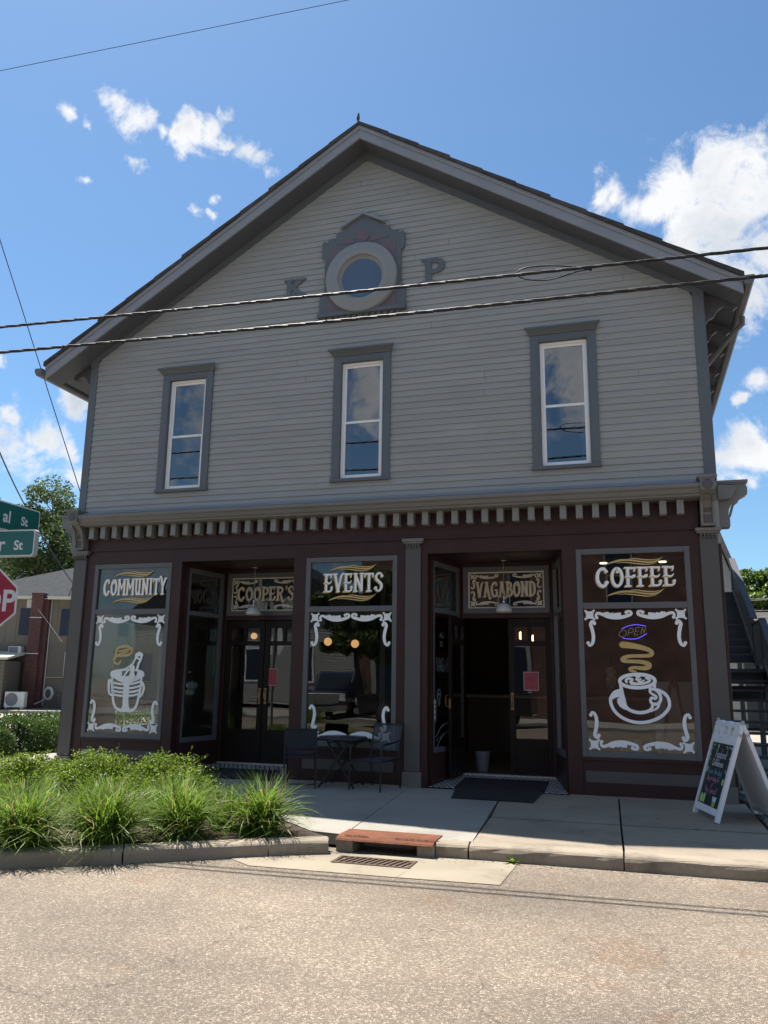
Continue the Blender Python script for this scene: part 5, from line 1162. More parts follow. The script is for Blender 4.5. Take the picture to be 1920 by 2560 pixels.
# pendant lamps in the doorways
for x,lab in ((2.785,'white enamel dome lamp hanging in the left doorway'),(6.735,'white enamel dome lamp hanging in the right doorway')):
    pl=empty('pendant_lamp',lab,'lamp',(x,.82,3.10),0,'dome lamps in the doorways')
    m_=MB(); m_.lathe([(.0005,-.615),(.02,-.615),(.03,-.622),(.065,-.635),(.098,-.665),(.118,-.715),(.124,-.752),(.121,-.752),(.114,-.715),(.094,-.669),(.0005,-.64)],(0,0,0),32); m_.build('shade',mat('white_enamel',(.62,.63,.62),.22,.03,4,coat=.5),pl)
    m_=MB(); m_.lathe([(.0005,-.50),(.018,-.50),(.02,-.53),(.013,-.56),(.022,-.58),(.026,-.617)],(0,0,0),16); 
    m_.tube([tuple(q) for q in cat_rom([(-.08,0,-.64),(-.085,0,-.55),(-.075,0,-.50),(-.03,0,-.49),(.03,0,-.49),(.075,0,-.50),(.085,0,-.55),(.08,0,-.64)],4)],.004,6); m_.build('lamp_cage',mat('chrome',(.5,.5,.5),.25,.05,5,metal=.9),pl)
    m_=MB()
    for k in range(24):
        z=-.49+k*.02
        m_.tube([(.006*math.cos(a)*(k%2),.006*math.cos(a)*((k+1)%2),z+.013*math.sin(a)) for a in np.linspace(0,2*math.pi,9)],.0016,4,False)
    m_.tube([(0,0,-.5),(0,0,0)],.0022,5); m_.lathe([(.0005,0.0),(.05,-.001),(.048,-.012),(.0005,-.02)],(0,0,0),20); m_.build('chain',mat('chrome',(.5,.5,.5)),pl)
# posters on the doors
for x,z,lab in ((2.955+.04,1.39,'red paper notice on the glass of the left doorway'),(7.06,1.385,'red paper notice on the glass of the right doorway')):
    r_=empty('door_notice',lab,'poster',(x,RD+.036,z),0,'red notices on the doors'); m_=MB(); m_.box(-.108,-.001,-.132,.108,.001,.132); m_.build('border',mat('notice_paper',(.55,.42,.42),.7),r_); m_=MB(); m_.quad((-.098,-.0025,-.122),(.098,-.0025,-.122),(.098,-.0025,.122),(-.098,-.0025,.122)); m_.build('print',mat('notice_red',(.42,.085,.10),.7,.15,14),r_)
    p=Paint(.0032,.00005)
    for k in range(7): p.stroke([(-.06+.01*(k%3),.05-.022*k),(.06-.012*((k+1)%3),.05-.022*k)],.004,False)
    for q in ((-.08,.10),(.08,.10),(-.08,-.10),(.08,-.10)): p.disc(*q,.009)
    p.m.build('notice_text',mat('notice_ink',(.30,.04,.05),.7),r_)
# hanging OPEN tag on the door jamb
ot=MB(); ot.box(-.034,-.004,-.16,.034,.0,.16); o=ot.build('open_tag',mat('tag_black',(.01,.01,.01),.5)); o.location=(5.855,.235,.98); o.rotation_euler=(0,0,R(78.3)); tag(o,'narrow black tag reading OPEN downwards, beside the right doorway','sign')
p=Paint(.0046,.00005)
for i,chh in enumerate('OPEN'): hand(p,chh,-.02,.085-.068*i,.045,.010,.036)
p.stroke([(-.028,.11),(-.028,-.11)]+arc(0,-.125,.028,.025,180,360,6)+[(.028,-.11),(.028,.11)]+arc(0,.125,.028,.025,0,180,6),.004,False,False,True)
p.m.build('tag_lettering',LETW,o)
# ---------------------------------------------------------------- neon and things in the windows
ne=empty('neon_sign','neon OPEN sign with blue arcs hanging in the right shop window','sign',(8.45,.10,2.0))
def neon_pts(l,z=C5): return [tuple(onY(*z(*q),.10)-np.array([8.45,.10,2.0])) for q in l]
b_=MB(); 
for l in ([(590,1100),(680,1062),(780,1045),(900,1062)],[(600,1218),(700,1232),(800,1222),(920,1160)]): b_.tube([tuple(q) for q in cat_rom(neon_pts(l),5)],.0045,8)
b_.build('blue_tube',mat('neon_blue',(.1,.1,.6),.4,emit=((.14,.12,1.0),.75)),ne)
b_=MB()
def ntub(l): b_.tube([tuple(q) for q in cat_rom(neon_pts(l),3)],.0035,6)
ntub([(610,1112),(565,1145),(560,1185),(600,1206),(645,1175),(650,1130),(610,1112)]); ntub([(672,1190),(690,1100),(735,1098),(740,1130),(720,1148),(682,1148)]); ntub([(830,1082),(780,1088),(768,1130),(755,1178),(805,1174)]); ntub([(770,1132),(815,1126)]); ntub([(840,1168),(858,1078)]); ntub([(858,1078),(882,1156)]); ntub([(882,1156),(905,1068)])
b_.build('white_tube',mat('neon_faint',(.62,.50,.47),.3,emit=((.8,.55,.5),.08)),ne)  # unlit letter tubes given a faint glow of their own
b_=MB(); b_.tube([tuple(neon_pts([(640,975)])[0]),tuple(neon_pts([(605,1090)])[0])],.0015,4); b_.tube([tuple(neon_pts([(805,955)])[0]),tuple(neon_pts([(845,1050)])[0])],.0015,4)
b_.build('hanging_wire',BLACK,ne)
WARM=mat('warm_bulb',(.9,.6,.3),.4,emit=((1,.50,.17),1.6))
for k,(x,y) in enumerate(((8.12,.9),(8.95,.8))):
    m_=MB(); m_.lathe([(.0005,-.012),(.05,-.012),(.055,0)],(0,0,0),20); o=m_.build('downlight',mat('downlight_glow',(1,.9,.7),.4,emit=((1,.80,.50),2.2))); o.location=(x,1.5+.02*k,3.118); tag(o,('left' if k==0 else 'right')+' of the two round ceiling lights behind the right shop window','lamp','ceiling lights in the shop')
for k,(uv,lab) in enumerate((((465,1060),'left of two orange globe lamps hanging behind the middle window'),((662,1075),'right of two orange globe lamps hanging behind the middle window'))):
    q=onY(*Zm(660,1240,540,1572)(*uv),3.6); g=empty('globe_lamp',lab,'lamp',tuple(q),0,'orange globe lamps in the left shop'); m_=MB(); m_.sphere((0,0,0),.075,12); m_.build('globe',mat('orange_globe',(.8,.5,.25),.5,emit=((1,.50,.20),.42)),g); m_=MB(); m_.tube([(0,0,.07),(0,0,3.12-q[2])],.006,6); m_.build('cord',BLACK,g)
for k,(uv,lab) in enumerate((((800,885),'glowing filament bulb seen through the left pane of the right door'),((895,910),'glowing filament bulb seen through the right pane of the right door'))):
    q=onY(*Zm(1040,1300,460,1413)(*uv),4.5); g=empty('filament_bulb',lab,'lamp',tuple(q),0,'filament bulbs in the coffee shop'); m_=MB(); m_.tube([(.012*math.cos(t*9),.012*math.sin(t*9),-.07+.13*t/3) for t in np.linspace(0,3,30)],.009,5); m_.build('filament',mat('filament_glow',(1,.6,.2),.4,emit=((1,.52,.13),5)),g); m_=MB(); m_.tube([(0,0,.08),(0,0,3.12-q[2])],.005,5); m_.build('cord',BLACK,g)
q=onY(*Zm(100,1240,660,1659)(1345,880),2.4); g=empty('globe_lamp','orange globe lamp seen through the top pane of the left doorway','lamp',tuple(q),0,'orange globe lamps in the left shop'); MB().sphere((0,0,0),.058,12).build('globe',mat('orange_globe',(.8,.5,.25)),g); MB().tube([(0,0,.05),(0,0,3.12-q[2])],.006,6).build('cord',BLACK,g)
# easel with a blank board behind the coffee window
es=empty('easel','brown wooden easel with a blank white board in the right shop window','easel',(8.98,1.0,.42))
m_=MB(); m_.bar((-.20,-.12,0),(-.03,.06,1.0),.035,.02); m_.bar((.17,-.12,0),(.03,.06,1.0),.035,.02); m_.bar((0,.35,0),(0,.05,1.0),.03,.02); m_.bar((-.20,-.09,.42),(.20,-.09,.42),.05,.03); m_.build('frame',mat('easel_wood',(.20,.085,.04),.6,.2,4,stretch=(1,1,.2)),es)
m_=MB(); m_.add([(-.26,-.05,.02),(.34,-.05,.02),(.34,.08,.98),(-.26,.08,.98)],[(0,1,2,3)]); o=m_.build('board',mat('blank_board',(.60,.58,.55),.8,.04,3),es)
sh_=MB(); sh_.box(-.55,-.12,-.03,.55,.22,0.0); o=sh_.build('window_ledge',mat('pale_ledge',(.40,.36,.30),.6,.1,3)); o.location=(8.48,.30,.50); tag(o,'pale timber display ledge behind the right shop window','ledge')
# house plant hanging in the left window
hp=empty('hanging_plant','dark leafy plant in a grey pot behind the left shop window','plant',tuple(onY(*B5(390,420),.75)))
rgp=np.random.default_rng(77); vs=[];fs=[]
for b in range(26):
    a=rgp.uniform(0,2*np.pi); L=rgp.uniform(.16,.34); e=rgp.uniform(-.2,1.0); w=.05; o_=len(vs)
    for k in range(6):
        t=k/5; c_=np.array([math.cos(a)*L*t,math.sin(a)*L*t,L*math.sin(e)*t-.9*L*t*t]); qv=np.array([-math.sin(a),math.cos(a),0])*w*math.sin(math.pi*min(.97,t*.8+.15)); vs+=[c_+qv,c_-qv]
        if k: fs.append((o_+2*k-2,o_+2*k-1,o_+2*k+1,o_+2*k))
npmesh('leaves',np.array(vs),np.array(fs),HEDG,hp); m_=MB(); m_.lathe([(.0005,-.32),(.10,-.32),(.135,-.06),(.14,-.05),(.125,-.05),(.0005,-.08)],(0,0,0),20); m_.build('pot',mat('grey_pot',(.22,.23,.24),.6),hp)
m_=MB(); [m_.tube([(.13*math.cos(a),.13*math.sin(a),-.05),(0,0,.7)],.003,4) for a in (0,2.1,4.2)]; m_.build('hanger',TWIG,hp)
o=MB().box(-.20,-.012,-.30,.20,.012,.30).build('leaning_card',mat('pale_card',(.62,.60,.50),.8,.06,5)); o.location=tuple(onY(*B5(50,1560),.35)); tag(o,'pale card leaning inside the left shop window','card')

ct=empty('shop_counter','dark timber counter inside the open doorway of the coffee shop','counter',(6.9,5.2,.075)); m_=MB(); m_.box(-1.5,-.3,0,1.9,.3,1.0); m_.build('front',mat('counter_wood',(.10,.075,.055),.5,.2,3,stretch=(1,1,.2)),ct); m_=MB(); m_.box(-1.55,-.36,1.0,1.95,.36,1.05); m_.build('counter_top',mat('pale_counter',(.35,.33,.30),.4),ct)
for k in range(5): m_=MB(); m_.box(-1.45+k*.68,-.315,.1,-.87+k*.68,-.3,.9); m_.build('front_board',mat('counter_wood',(.10,.075,.055)),ct)
A_=Zm(100,1240,660,1659)
for uv,r,lab in (((955,1190),.085,'larger white ceramic gourd on display behind the left side light'),((940,1107),.022,'tiny white ball on display above the ceramic gourds'),((945,1232),.07,'lower white ceramic gourd on display behind the left side light')):
    q=onY(*A_(*uv),.95); m_=MB(); m_.sphere((0,0,0),r,12,(1.1,1,.78)); m_.tube([(0,0,r*.7),(.01,0,r*1.0)],[r*.12,r*.05],6); o=m_.build('ceramic_gourd',mat('ceramic_white',(.55,.55,.53),.4,.05,4)); o.location=tuple(q); tag(o,lab,'ornament')
for uv,w_,h_,lab in (((555,730),.055,.07,'white card box on the ledge behind the cup drawing'),((735,775),.045,.085,'tall white card on the ledge behind the cup drawing'),((1100,850),.04,.025,'flat white card on the ledge below the easel')):
    q=onY(*C4(*uv),.22); o=MB().box(-w_,-.02,-h_,w_,.02,h_).build('display_card',mat('display_card',(.42,.42,.44),.7,.1,6)); o.location=(q[0],.26,.505+h_); tag(o,lab,'card','cards on the window ledge')
rh_=empty('rope_hanging','knotted pale rope hanging in the coffee window left of the cup','wall hanging',tuple(onY(*C4(375,170),.45)))
m_=MB(); rr_=random.Random(8)
for k in range(16): 
    x=-.055+.11*k/15; m_.tube([(x*.4,0,.12),(x*1.1+rr_.uniform(-.01,.01),rr_.uniform(-.02,.02),.07),(x*.7,rr_.uniform(-.02,.02),.02),(x*1.2,0,-.04),(x*.9+rr_.uniform(-.012,.012),0,-.10-.05*(k%3))],.006,5)
m_.build('rope',mat('pale_rope',(.36,.31,.25),.9),rh_); m_=MB(); m_.tube([(0,0,.12),(0,0,3.11-rh_.location[2])],.003,4); m_.build('string',BLACK,rh_)
# ================================================================== street signs on a post
SX,SY=1.14,-2.97
sp=empty('sign_post','galvanised post carrying the stop sign and two street name blades at the left edge','post',(SX,SY,-.06))
m_=MB(); m_.tube([(0,0,-.1),(0,0,3.55)],.03,12); m_.build('pole',METAL,sp)
ss=empty('stop_sign','red octagonal stop sign with white border at the left edge','sign',(SX,SY-.05,2.235),R(30))
oc_=lambda r:[(r*math.cos(R(22.5+45*i)),r*math.sin(R(22.5+45*i))) for i in range(8)]
m_=MB(); m_.prism(oc_(.406),'y',-.004,0); m_.build('border',mat('sign_white',(.66,.67,.68),.4,.03,4,spec=.6),ss)
m_=MB(); m_.prism(oc_(.382),'y',-.0062,-.0041); m_.build('face',mat('sign_red',(.30,.016,.045),.4,.05,3,spec=.6),ss)
textmesh('STOP',.355,'lettering',mat('sign_white',(.66,.67,.68)),ss,(0,-.0075,-.123),(R(90),0,0),.008,.0006,'CENTER',.84)
GRN=mat('sign_green',(.0,.115,.105),.38,.04,3,spec=.6); SWH=mat('sign_white',(.66,.67,.68))
def blade(label,xe,z0,z1,rz,txt,ysgn):
    L_=1.05; b=empty('street_name_sign',label,'sign',(SX,SY,(z0+z1)/2),rz,'street name blades'); h=(z1-z0)/2
    def rr(e,rad=.035):
        x1=xe-e; hh=h-e; pts=[(x1-rad,-hh)]+[(x1-rad+rad*math.cos(a),-hh+rad+rad*math.sin(a)) for a in np.linspace(-math.pi/2,0,6)]+[(x1-rad+rad*math.cos(a),hh-rad+rad*math.sin(a)) for a in np.linspace(0,math.pi/2,6)]
        return pts+[(-L_+xe+e,hh),(-L_+xe+e,-hh)]
    m_=MB(); m_.prism(rr(0),'y',-.035,.035); m_.build('case',mat('sign_case',(.44,.45,.44),.5,.05,4),b)
    m_=MB(); m_.prism(rr(.006),'y',-.0375,-.0355); m_.build('border',SWH,b); m_=MB(); m_.prism(rr(.018),'y',-.0392,-.0376); m_.build('face',GRN,b)
    for t,sz,x,z in txt: textmesh(t,sz,'lettering',SWH,b,(x,-.041,z),(R(90),0,0),.004,.0006,'LEFT',.95)
    return b
blade('lower green street name blade reading r St, its end towards the shop',.60,2.745,3.07,R(4.5),[('r',.235,.115,-.088),('St',.158,.325,-.080)],1)
blade('upper green street name blade reading al St, turned along the side street',.72,3.10,3.455,R(90),[('al',.215,.075,-.075),('St',.155,.385,-.062)],1)
# ================================================================== overhead cables
def cable(name,label,pts,r,cat,strands=0,group=None,n=60,m=BLACK,pitch=.55):
    P_=np.array(pts,float); t=np.linspace(0,1,len(P_)); tt=np.linspace(0,1,n if not strands else 420)
    co=[np.polyfit(t,P_[:,i],min(2,len(P_)-1)) for i in range(3)]
    C_=np.stack([np.polyval(c,tt) for c in co],1); mb=MB()
    if strands:
        L=np.concatenate([[0],np.cumsum(np.linalg.norm(np.diff(C_,axis=0),axis=1))])
        for k in range(strands):
            a=2*np.pi*(L/pitch+k/strands); mb.tube([(c[0],c[1]+r*.55*math.cos(q),c[2]+r*.55*math.sin(q)) for c,q in zip(C_,a)],r*.62,6,False)
    else: mb.tube([tuple(c) for c in C_],r,6,False)
    o=mb.build(name,m); return tag(o,label,cat,group)
def ext(a,b,c,l=16,r=14):
    a,b,c=map(np.array,(a,b,c)); q=[np.polyfit([0,.565,1],[a[i],b[i],c[i]],2) for i in range(3)]
    f=lambda t:np.array([np.polyval(k,t) for k in q]); d0=(f(0)-f(.02))/.02; d1=(f(1)-f(.98))/.02
    return [f(0)+d0*1.1,f(0)+d0*.5,f(0),f(.5),f(1),f(1)+d1*.5,f(1)+d1*1.1]
def poly_cable(name,label,a,b,c,r,strands,group):
    P_=[np.array(p) for p in ext(a,b,c)]; C_=np.array(cat_rom(P_,60)); L=np.concatenate([[0],np.cumsum(np.linalg.norm(np.diff(C_,axis=0),axis=1))]); mb=MB()
    for k in range(strands):
        q=2*np.pi*(L/.62+k/strands); mb.tube([(c_[0],c_[1]+r*.5*math.cos(z),c_[2]+r*.5*math.sin(z)) for c_,z in zip(C_,q)],r*.62,6,False)
    q=2*np.pi*(L/.34); mb.tube([(c_[0],c_[1]+r*1.02*math.cos(z),c_[2]+r*1.02*math.sin(z)) for c_,z in zip(C_,q)],.0035,5,False)
    return tag(mb.build(name,CABM),label,'cable',group)
CABM=mat('weathered_cable',(.024,.025,.028),.55,.3,8,spec=.35)
G_='twisted cables crossing in front of the gable'
poly_cable('overhead_cable','upper twisted overhead cable, passing below the round gable window and carrying a slack loop',(.79,-2.90,5.79),(5.99,-2.79,5.68),(9.95,-2.70,5.63),.017,3,G_)
poly_cable('overhead_cable','lower twisted overhead cable, crossing between the gable and the upstairs windows',(1.06,-3.14,5.31),(6.05,-3.03,5.23),(9.89,-2.91,5.23),.018,3,G_)
lp=[(1480,676),(1440,668),(1380,664),(1320,668),(1292,682),(1310,697),(1360,701),(1400,693),(1440,680),(1480,672)]
mb=MB(); mb.tube([tuple(q) for q in cat_rom([onY(*p,-2.73-.01*(i%2)) for i,p in enumerate(lp)],6)],.0075,6); tag(mb.build('cable_loop',CABM),'slack loop of thin cable hanging on the upper overhead cable','cable')
a,b=atD(0,177,14),atD(870,0,14); cable('thin_wire','single thin wire across the top left of the sky',[a-(b-a)*.6,a,(a+b)/2,b,b+(b-a)*.9],.0055,'wire')
a,b=atD(0,600,20),atD(200,1228,20); cable('guy_wire','thin slanting wire left of the shop, running down behind its corner',[a-(b-a)*.5,a,b,b+(b-a)*.9],.011,'wire')
cable('service_drop','twisted service wire sagging from the upper left towards the tan building',[atD(-60,960,18),atD(0,1126,20),atD(62,1265,26),atD(110,1345,31),atD(185,1465,37.5)],.020,'wire')
cable('service_wire','thin pale wire running down to the vent on the tan building',[atD(-20,1440,25),atD(45,1466,30),atD(84,1508,35.8)],.006,'wire',m=METAL)
cable('service_wire','pale double wire sagging from the tan building towards the shop corner',[atD(88,1515,35.9),atD(120,1556,33),atD(155,1605,30)],.005,'wire',m=mat('dull_wire',(.15,.145,.14),.6))
# bird on the ridge
bird=MB(); sp_=[(0,-.01,-.05,.006),(0,.0,-.02,.016),(0,.005,.015,.026),(0,.0,.045,.025),(0,-.008,.07,.016),(0,-.014,.085,.0155),(0,-.02,.097,.011),(0,-.024,.104,.003)]
bird.tube([q[:3] for q in sp_],[q[3] for q in sp_],10); bird.add([(-.012,.0,-.02),(.012,.0,-.02),(.014,.03,-.075),(-.014,.03,-.075)],[(0,1,2,3)]); bird.tube([(0,-.026,.092),(0,-.044,.088)],[.005,.001],6)
for s in (-1,1): bird.tube([(s*.009,-.004,-.012),(s*.009,-.006,-.055)],.0025,4)
o=bird.build('perched_bird',mat('bird_feather',(.055,.052,.05),.7,.3,60)); o.location=(4.78,-.41,9.878); o.rotation_euler=(0,0,R(35)); tag(o,'small dark bird perched on the peak of the gable roof','bird')

# ================================================================== the tan building across the side street
B0=np.array([-17.645,18.966,0.0])
def tanb(): 
    t=empty('tan_building','tan sided house with a grey hipped roof and a brick chimney beyond the side street','building',tuple(B0),YAW); return t
tbg=tanb()
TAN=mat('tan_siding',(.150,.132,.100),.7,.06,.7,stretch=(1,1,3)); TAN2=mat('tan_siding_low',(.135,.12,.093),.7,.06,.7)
m_=MB()
x=-3.1
while x<14:                                                      # vertical boards above
    m_.box(x+.012,-.02,2.78,x+.44,.2,4.80); x+=.45
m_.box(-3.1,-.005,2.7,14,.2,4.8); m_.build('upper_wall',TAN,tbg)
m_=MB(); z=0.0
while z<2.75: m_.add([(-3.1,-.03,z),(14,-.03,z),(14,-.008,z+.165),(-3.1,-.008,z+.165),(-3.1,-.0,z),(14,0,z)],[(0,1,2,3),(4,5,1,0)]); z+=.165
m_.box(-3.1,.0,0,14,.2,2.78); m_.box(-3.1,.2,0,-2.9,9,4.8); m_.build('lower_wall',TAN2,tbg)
m_=MB(); m_.add([(-3.4,-.35,4.76),(14.4,-.35,4.76),(14.4,9.35,4.76),(-3.4,9.35,4.76),(.95,4.5,6.5),(10.1,4.5,6.5)],[(0,1,5,4),(1,2,5),(2,3,4,5),(3,0,4)])
v=[(-3.4,-.35,4.80),(14.4,-.35,4.80),(14.4,14.0,4.80),(-3.4,14.0,4.80),(1.1,6.85,7.35),(9.9,6.85,7.35)]; m_=MB(); m_.add(v,[(0,1,5,4),(1,2,5),(2,3,4,5),(3,0,4)]); m_.build('roof',mat('grey_shingle',(.040,.043,.047),.95,.3,6,.3,60,spec=.08),tbg)
m_=MB()
for a,b in ((-3.4,.78),(1.48,14.4)): m_.box(a,-.42,4.68,b,-.33,4.81)
m_.box(-3.4,-.36,4.70,14.4,0,4.72); m_.build('gutter',mat('cream_gutter',(.52,.50,.44),.5,.05,2),tbg)
CHB=brickmat('chimney_brick',(.11,.035,.03),(.075,.028,.026),(.10,.085,.075),.2,.075)
m_=MB(); m_.box(.80,-.42,0,1.30,0,4.86); m_.box(.78,-.44,4.86,1.32,.02,4.95); m_.box(1.302,-.20,0,1.48,0,4.7); m_.build('chimney',CHB,tbg)
m_=MB(); m_.box(.78,-.44,3.86,1.32,-.425,3.88); m_.box(.78,-.44,2.30,1.32,-.425,2.32); m_.build('chimney_strap',WHITE,tbg)
PANE=mat('screened_pane',(.025,.032,.055),.25,.15,3,spec=.25)
for x0 in (.18,2.0,4.6,7.2,9.8):
    m_=MB(); m_.box(x0-.05,-.05,3.06,x0+.50,0,4.35); w=m_.build('window',TAN2,tbg); m_=MB(); m_.quad((x0,-.052,3.11),(x0+.45,-.052,3.11),(x0+.45,-.052,4.30),(x0,-.052,4.30)); m_.build('pane',PANE,w)
for x0,z0 in ((2.6,1.2),(5.5,1.2)):
    m_=MB(); m_.box(x0-.05,-.05,z0-.05,x0+.75,0,z0+1.25); w=m_.build('window',TAN2,tbg); m_=MB(); m_.quad((x0,-.052,z0),(x0+.7,-.052,z0),(x0+.7,-.052,z0+1.2),(x0,-.052,z0+1.2)); m_.build('pane',PANE,w)
m_=MB(); m_.box(-3.1,-1.8,0,.54,-.03,1.96); m_.build('lean_to',TAN2,tbg)
m_=MB(); m_.add([(-3.1,-1.83,z) for z in ()],[]); 
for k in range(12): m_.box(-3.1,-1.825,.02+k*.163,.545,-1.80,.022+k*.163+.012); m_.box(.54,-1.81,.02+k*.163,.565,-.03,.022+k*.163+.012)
m_.build('lean_to_shadow_lines',mat('board_shadow',(.12,.11,.09),.8),tbg)  # thin dark strips drawn as the shadow line under each board
m_=MB(); m_.add([(-3.3,-2.0,2.0),(.72,-2.0,2.0),(.72,-.03,2.30),(-3.3,-.03,2.30),(-3.3,-2.0,2.10),(.72,-2.0,2.10),(.72,-.03,2.40),(-3.3,-.03,2.40)],[(0,3,2,1),(4,5,6,7),(0,1,5,4),(1,2,6,5),(3,0,4,7)]); m_.build('lean_to_roof',mat('cream_gutter',(.52,.50,.44)),tbg)
m_=MB(); m_.box(.55,-.30,4.30,.80,-.02,4.66); 
for k in range(5): m_.box(.55,-.315,4.33+k*.065,.80,-.30,4.365+k*.065)
m_.build('eave_vent',mat('cream_gutter',(.52,.50,.44)),tbg)
m_=MB(); m_.tube([(1.56,-.06,4.7),(1.56,-.06,.1)],.03,6); m_.tube([(2.35,-.06,2.4),(2.35,-.06,1.3),(1.6,-.06,1.3)],.03,6); m_.box(3.35,-.14,1.25,3.55,-.02,1.6); m_.box(3.2,-.12,.75,3.36,-.02,.98); m_.tube([(3.45,-.06,1.6),(3.45,-.06,4.6)],.025,6); m_.build('conduit',METAL,tbg)
def bl(name,label,cat,lx,ly,z,group=None):
    p=B0+np.array([math.cos(YAW)*lx-math.sin(YAW)*ly,math.sin(YAW)*lx+math.cos(YAW)*ly,z]); return empty(name,label,cat,tuple(p),YAW,group)
for lx,z,lab in ((.28,2.42,'white window air conditioner above the lean-to of the tan building'),(3.15,2.55,'white window air conditioner on the tan building, seen through the left shop window')):
    a_=bl('window_air_conditioner',lab,'air conditioner',lx,-.03,z,'air conditioners on the tan building'); m_=MB(); m_.box(-.27,-.42,-.19,.27,0,.19); m_.build('case',mat('ac_white',(.58,.58,.56),.5,.05,4),a_,.01); m_=MB(); m_.box(-.24,-.43,-.15,.14,-.419,.16); 
    m_.build('grille',mat('ac_grille',(.16,.17,.18),.6,.1,4),a_)
cu=bl('heat_pump','white outdoor heat pump unit standing in front of the tan building chimney','heat pump',1.08,-1.62,.02); m_=MB(); m_.box(-.41,-.15,.05,.41,.15,.68); m_.box(-.35,-.16,0,-.28,.16,.05); m_.box(.28,-.16,0,.35,.16,.05); m_.build('case',mat('ac_white',(.58,.58,.56)),cu,.012)
m_=MB(); m_.lathe([(.0005,-.155),(.24,-.155),(.255,-.165),(.265,-.15)],(-.12,0,.37),28,'y'); m_.build('fan_grille',mat('ac_grille',(.16,.17,.18)),cu)
hc=bl('hose_coil','pale hose coiled on the wall of the tan building beside the chimney','hose',1.9,-.35,.62); m_=MB()
for k in range(4): m_.tube([((.20-.018*k)*math.cos(a),-.02*k,(.27-.02*k)*math.sin(a)) for a in np.linspace(0,2*math.pi,22)],.022,6,False)
m_.tube([tuple(q) for q in cat_rom([(-.1,-.03,-.22),(-.3,-.1,-.35),(-.5,-.2,-.45)],5)],.022,6); m_.build('coil',mat('pale_hose',(.50,.49,.45),.5),hc)
o=MB().box(0,-.6,0,1.6,0,.62).build('utility_box',mat('dark_box',(.05,.05,.055),.6)); p=B0+np.array([math.cos(YAW)*2.4,math.sin(YAW)*2.4,.0]); o.location=tuple(p); o.rotation_euler=(0,0,YAW); tag(o,'dark low utility box against the wall of the tan building','utility box')
# trees behind it
for i,(uv,k,h,cr,n,lab) in enumerate((((95,1700),47,13.3,(3.4,3.0,4.9),26000,'tall open tree rising behind the tan building, its top above the street name blades'),((200,1700),55,13.6,(4.4,3.6,4.8),24000,'broad tree behind the tan building, half hidden by the shop corner'),((10,1700),52,10.3,(3.9,3.4,3.9),20000,'rounded tree behind the tan building at the left edge'),((150,1700),58,9.6,(4.2,3.0,3.6),16000,'lower tree behind the ridge of the tan building'),((-90,1700),50,11.5,(4.2,3.6,4.2),12000,'tree beyond the left edge of the view'))):
    p=atD(*uv,k); tree('deciduous_tree',lab,p[0],p[1],-.1,h,cr,.22,n,TREE,200+i,.19,'trees behind the tan building',64)
# ================================================================== right of the shop
STW=mat('stair_wood',(.045,.047,.054),.6,.2,3,.2,30,stretch=(1,1,.3)); STL=mat('weathered_rail',(.13,.125,.105),.7,.2,3,.2,30)
stg=empty('outdoor_staircase','dark timber staircase climbing the right side of the shop to the upper floor','staircase',(9.95,4.6,0))
ox,oy=9.95,4.6
def K(mb,n,m,bevel=0): mb.v=[(a-ox,b-oy,c) for a,b,c in mb.v]; return mb.build(n,m,stg,bevel)
XA,XB=9.88,11.05
fl=[(4.7,.0,9,.185,.28),(8.35,1.70,10,.185,.30)]
for y0,z0,n,rs,rn in fl:
    for k in range(n): 
        m_=MB(); m_.box(XA+.04,y0+k*rn,z0+(k+1)*rs-.04,XB-.04,y0+k*rn+.27,z0+(k+1)*rs); K(m_,'tread',STW)
    if z0>1:
        for k in range(n): m_=MB(); m_.box(XA+.05,y0+k*rn+.255,z0+(k+1)*rs-.01,XB-.05,y0+k*rn+.268,z0+(k+2)*rs-.045); K(m_,'blocking_riser',STW)  # closed boards added behind the upper treads to block the bright background
    for xx in (XA,XB-.04):
        m_=MB(); a,b=(y0-.05,z0-.12),(y0+n*rn+.02,z0+n*rs-.02); m_.prism([(a[0],a[1]+.02),(b[0],b[1]-.2),(b[0],b[1]+.06),(a[0],a[1]+.28)],'x',xx,xx+.04); K(m_,'stringer',STW)
m_=MB(); m_.box(XA,7.22,1.63,XB,8.36,1.70); m_.box(XA,7.20,1.40,XB,7.24,1.64); m_.box(XA,8.32,1.42,XB,8.36,1.64); K(m_,'landing',STW)
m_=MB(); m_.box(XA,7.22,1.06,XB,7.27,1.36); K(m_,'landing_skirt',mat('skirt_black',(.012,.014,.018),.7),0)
def rail(ya,za,yb,zb,x):
    m_=MB(); m_.bar((x,ya,za+.95),(x,yb,zb+.95),.14,.04,(0,0,1)); K(m_,'handrail',STW,.004)
    m_=MB(); m_.bar((x-.03,ya,za+.88),(x-.03,yb,zb+.88),.035,.09,(0,0,1)); m_.bar((x-.03,ya,za+.12),(x-.03,yb,zb+.12),.035,.09,(0,0,1)); K(m_,'rail_board',STL)
    m_=MB(); n=max(2,int(abs(yb-ya)/.125))
    for k in range(n+1): t=k/n; y=ya+(yb-ya)*t; z=za+(zb-za)*t; m_.box(x-.012,y-.02,z+.06,x+.012,y+.02,z+.9)
    K(m_,'balusters',STW)
xr=XB-.02
rail(4.75,.19,7.25,1.75,xr); rail(7.25,1.72,8.35,1.72,xr); rail(8.35,1.85,11.4,3.60,xr)
for y,z in ((4.72,0),(7.25,1.6),(8.35,1.6),(11.4,3.3)): m_=MB(); m_.box(xr-.05,y-.05,z if z<1 else -.05,xr+.05,y+.05,z+1.12); K(m_,'post',STW)
for y in (7.3,8.3): m_=MB(); m_.box(XA+.02,y-.05,-.05,XA+.12,y+.05,1.65); K(m_,'post',STW)
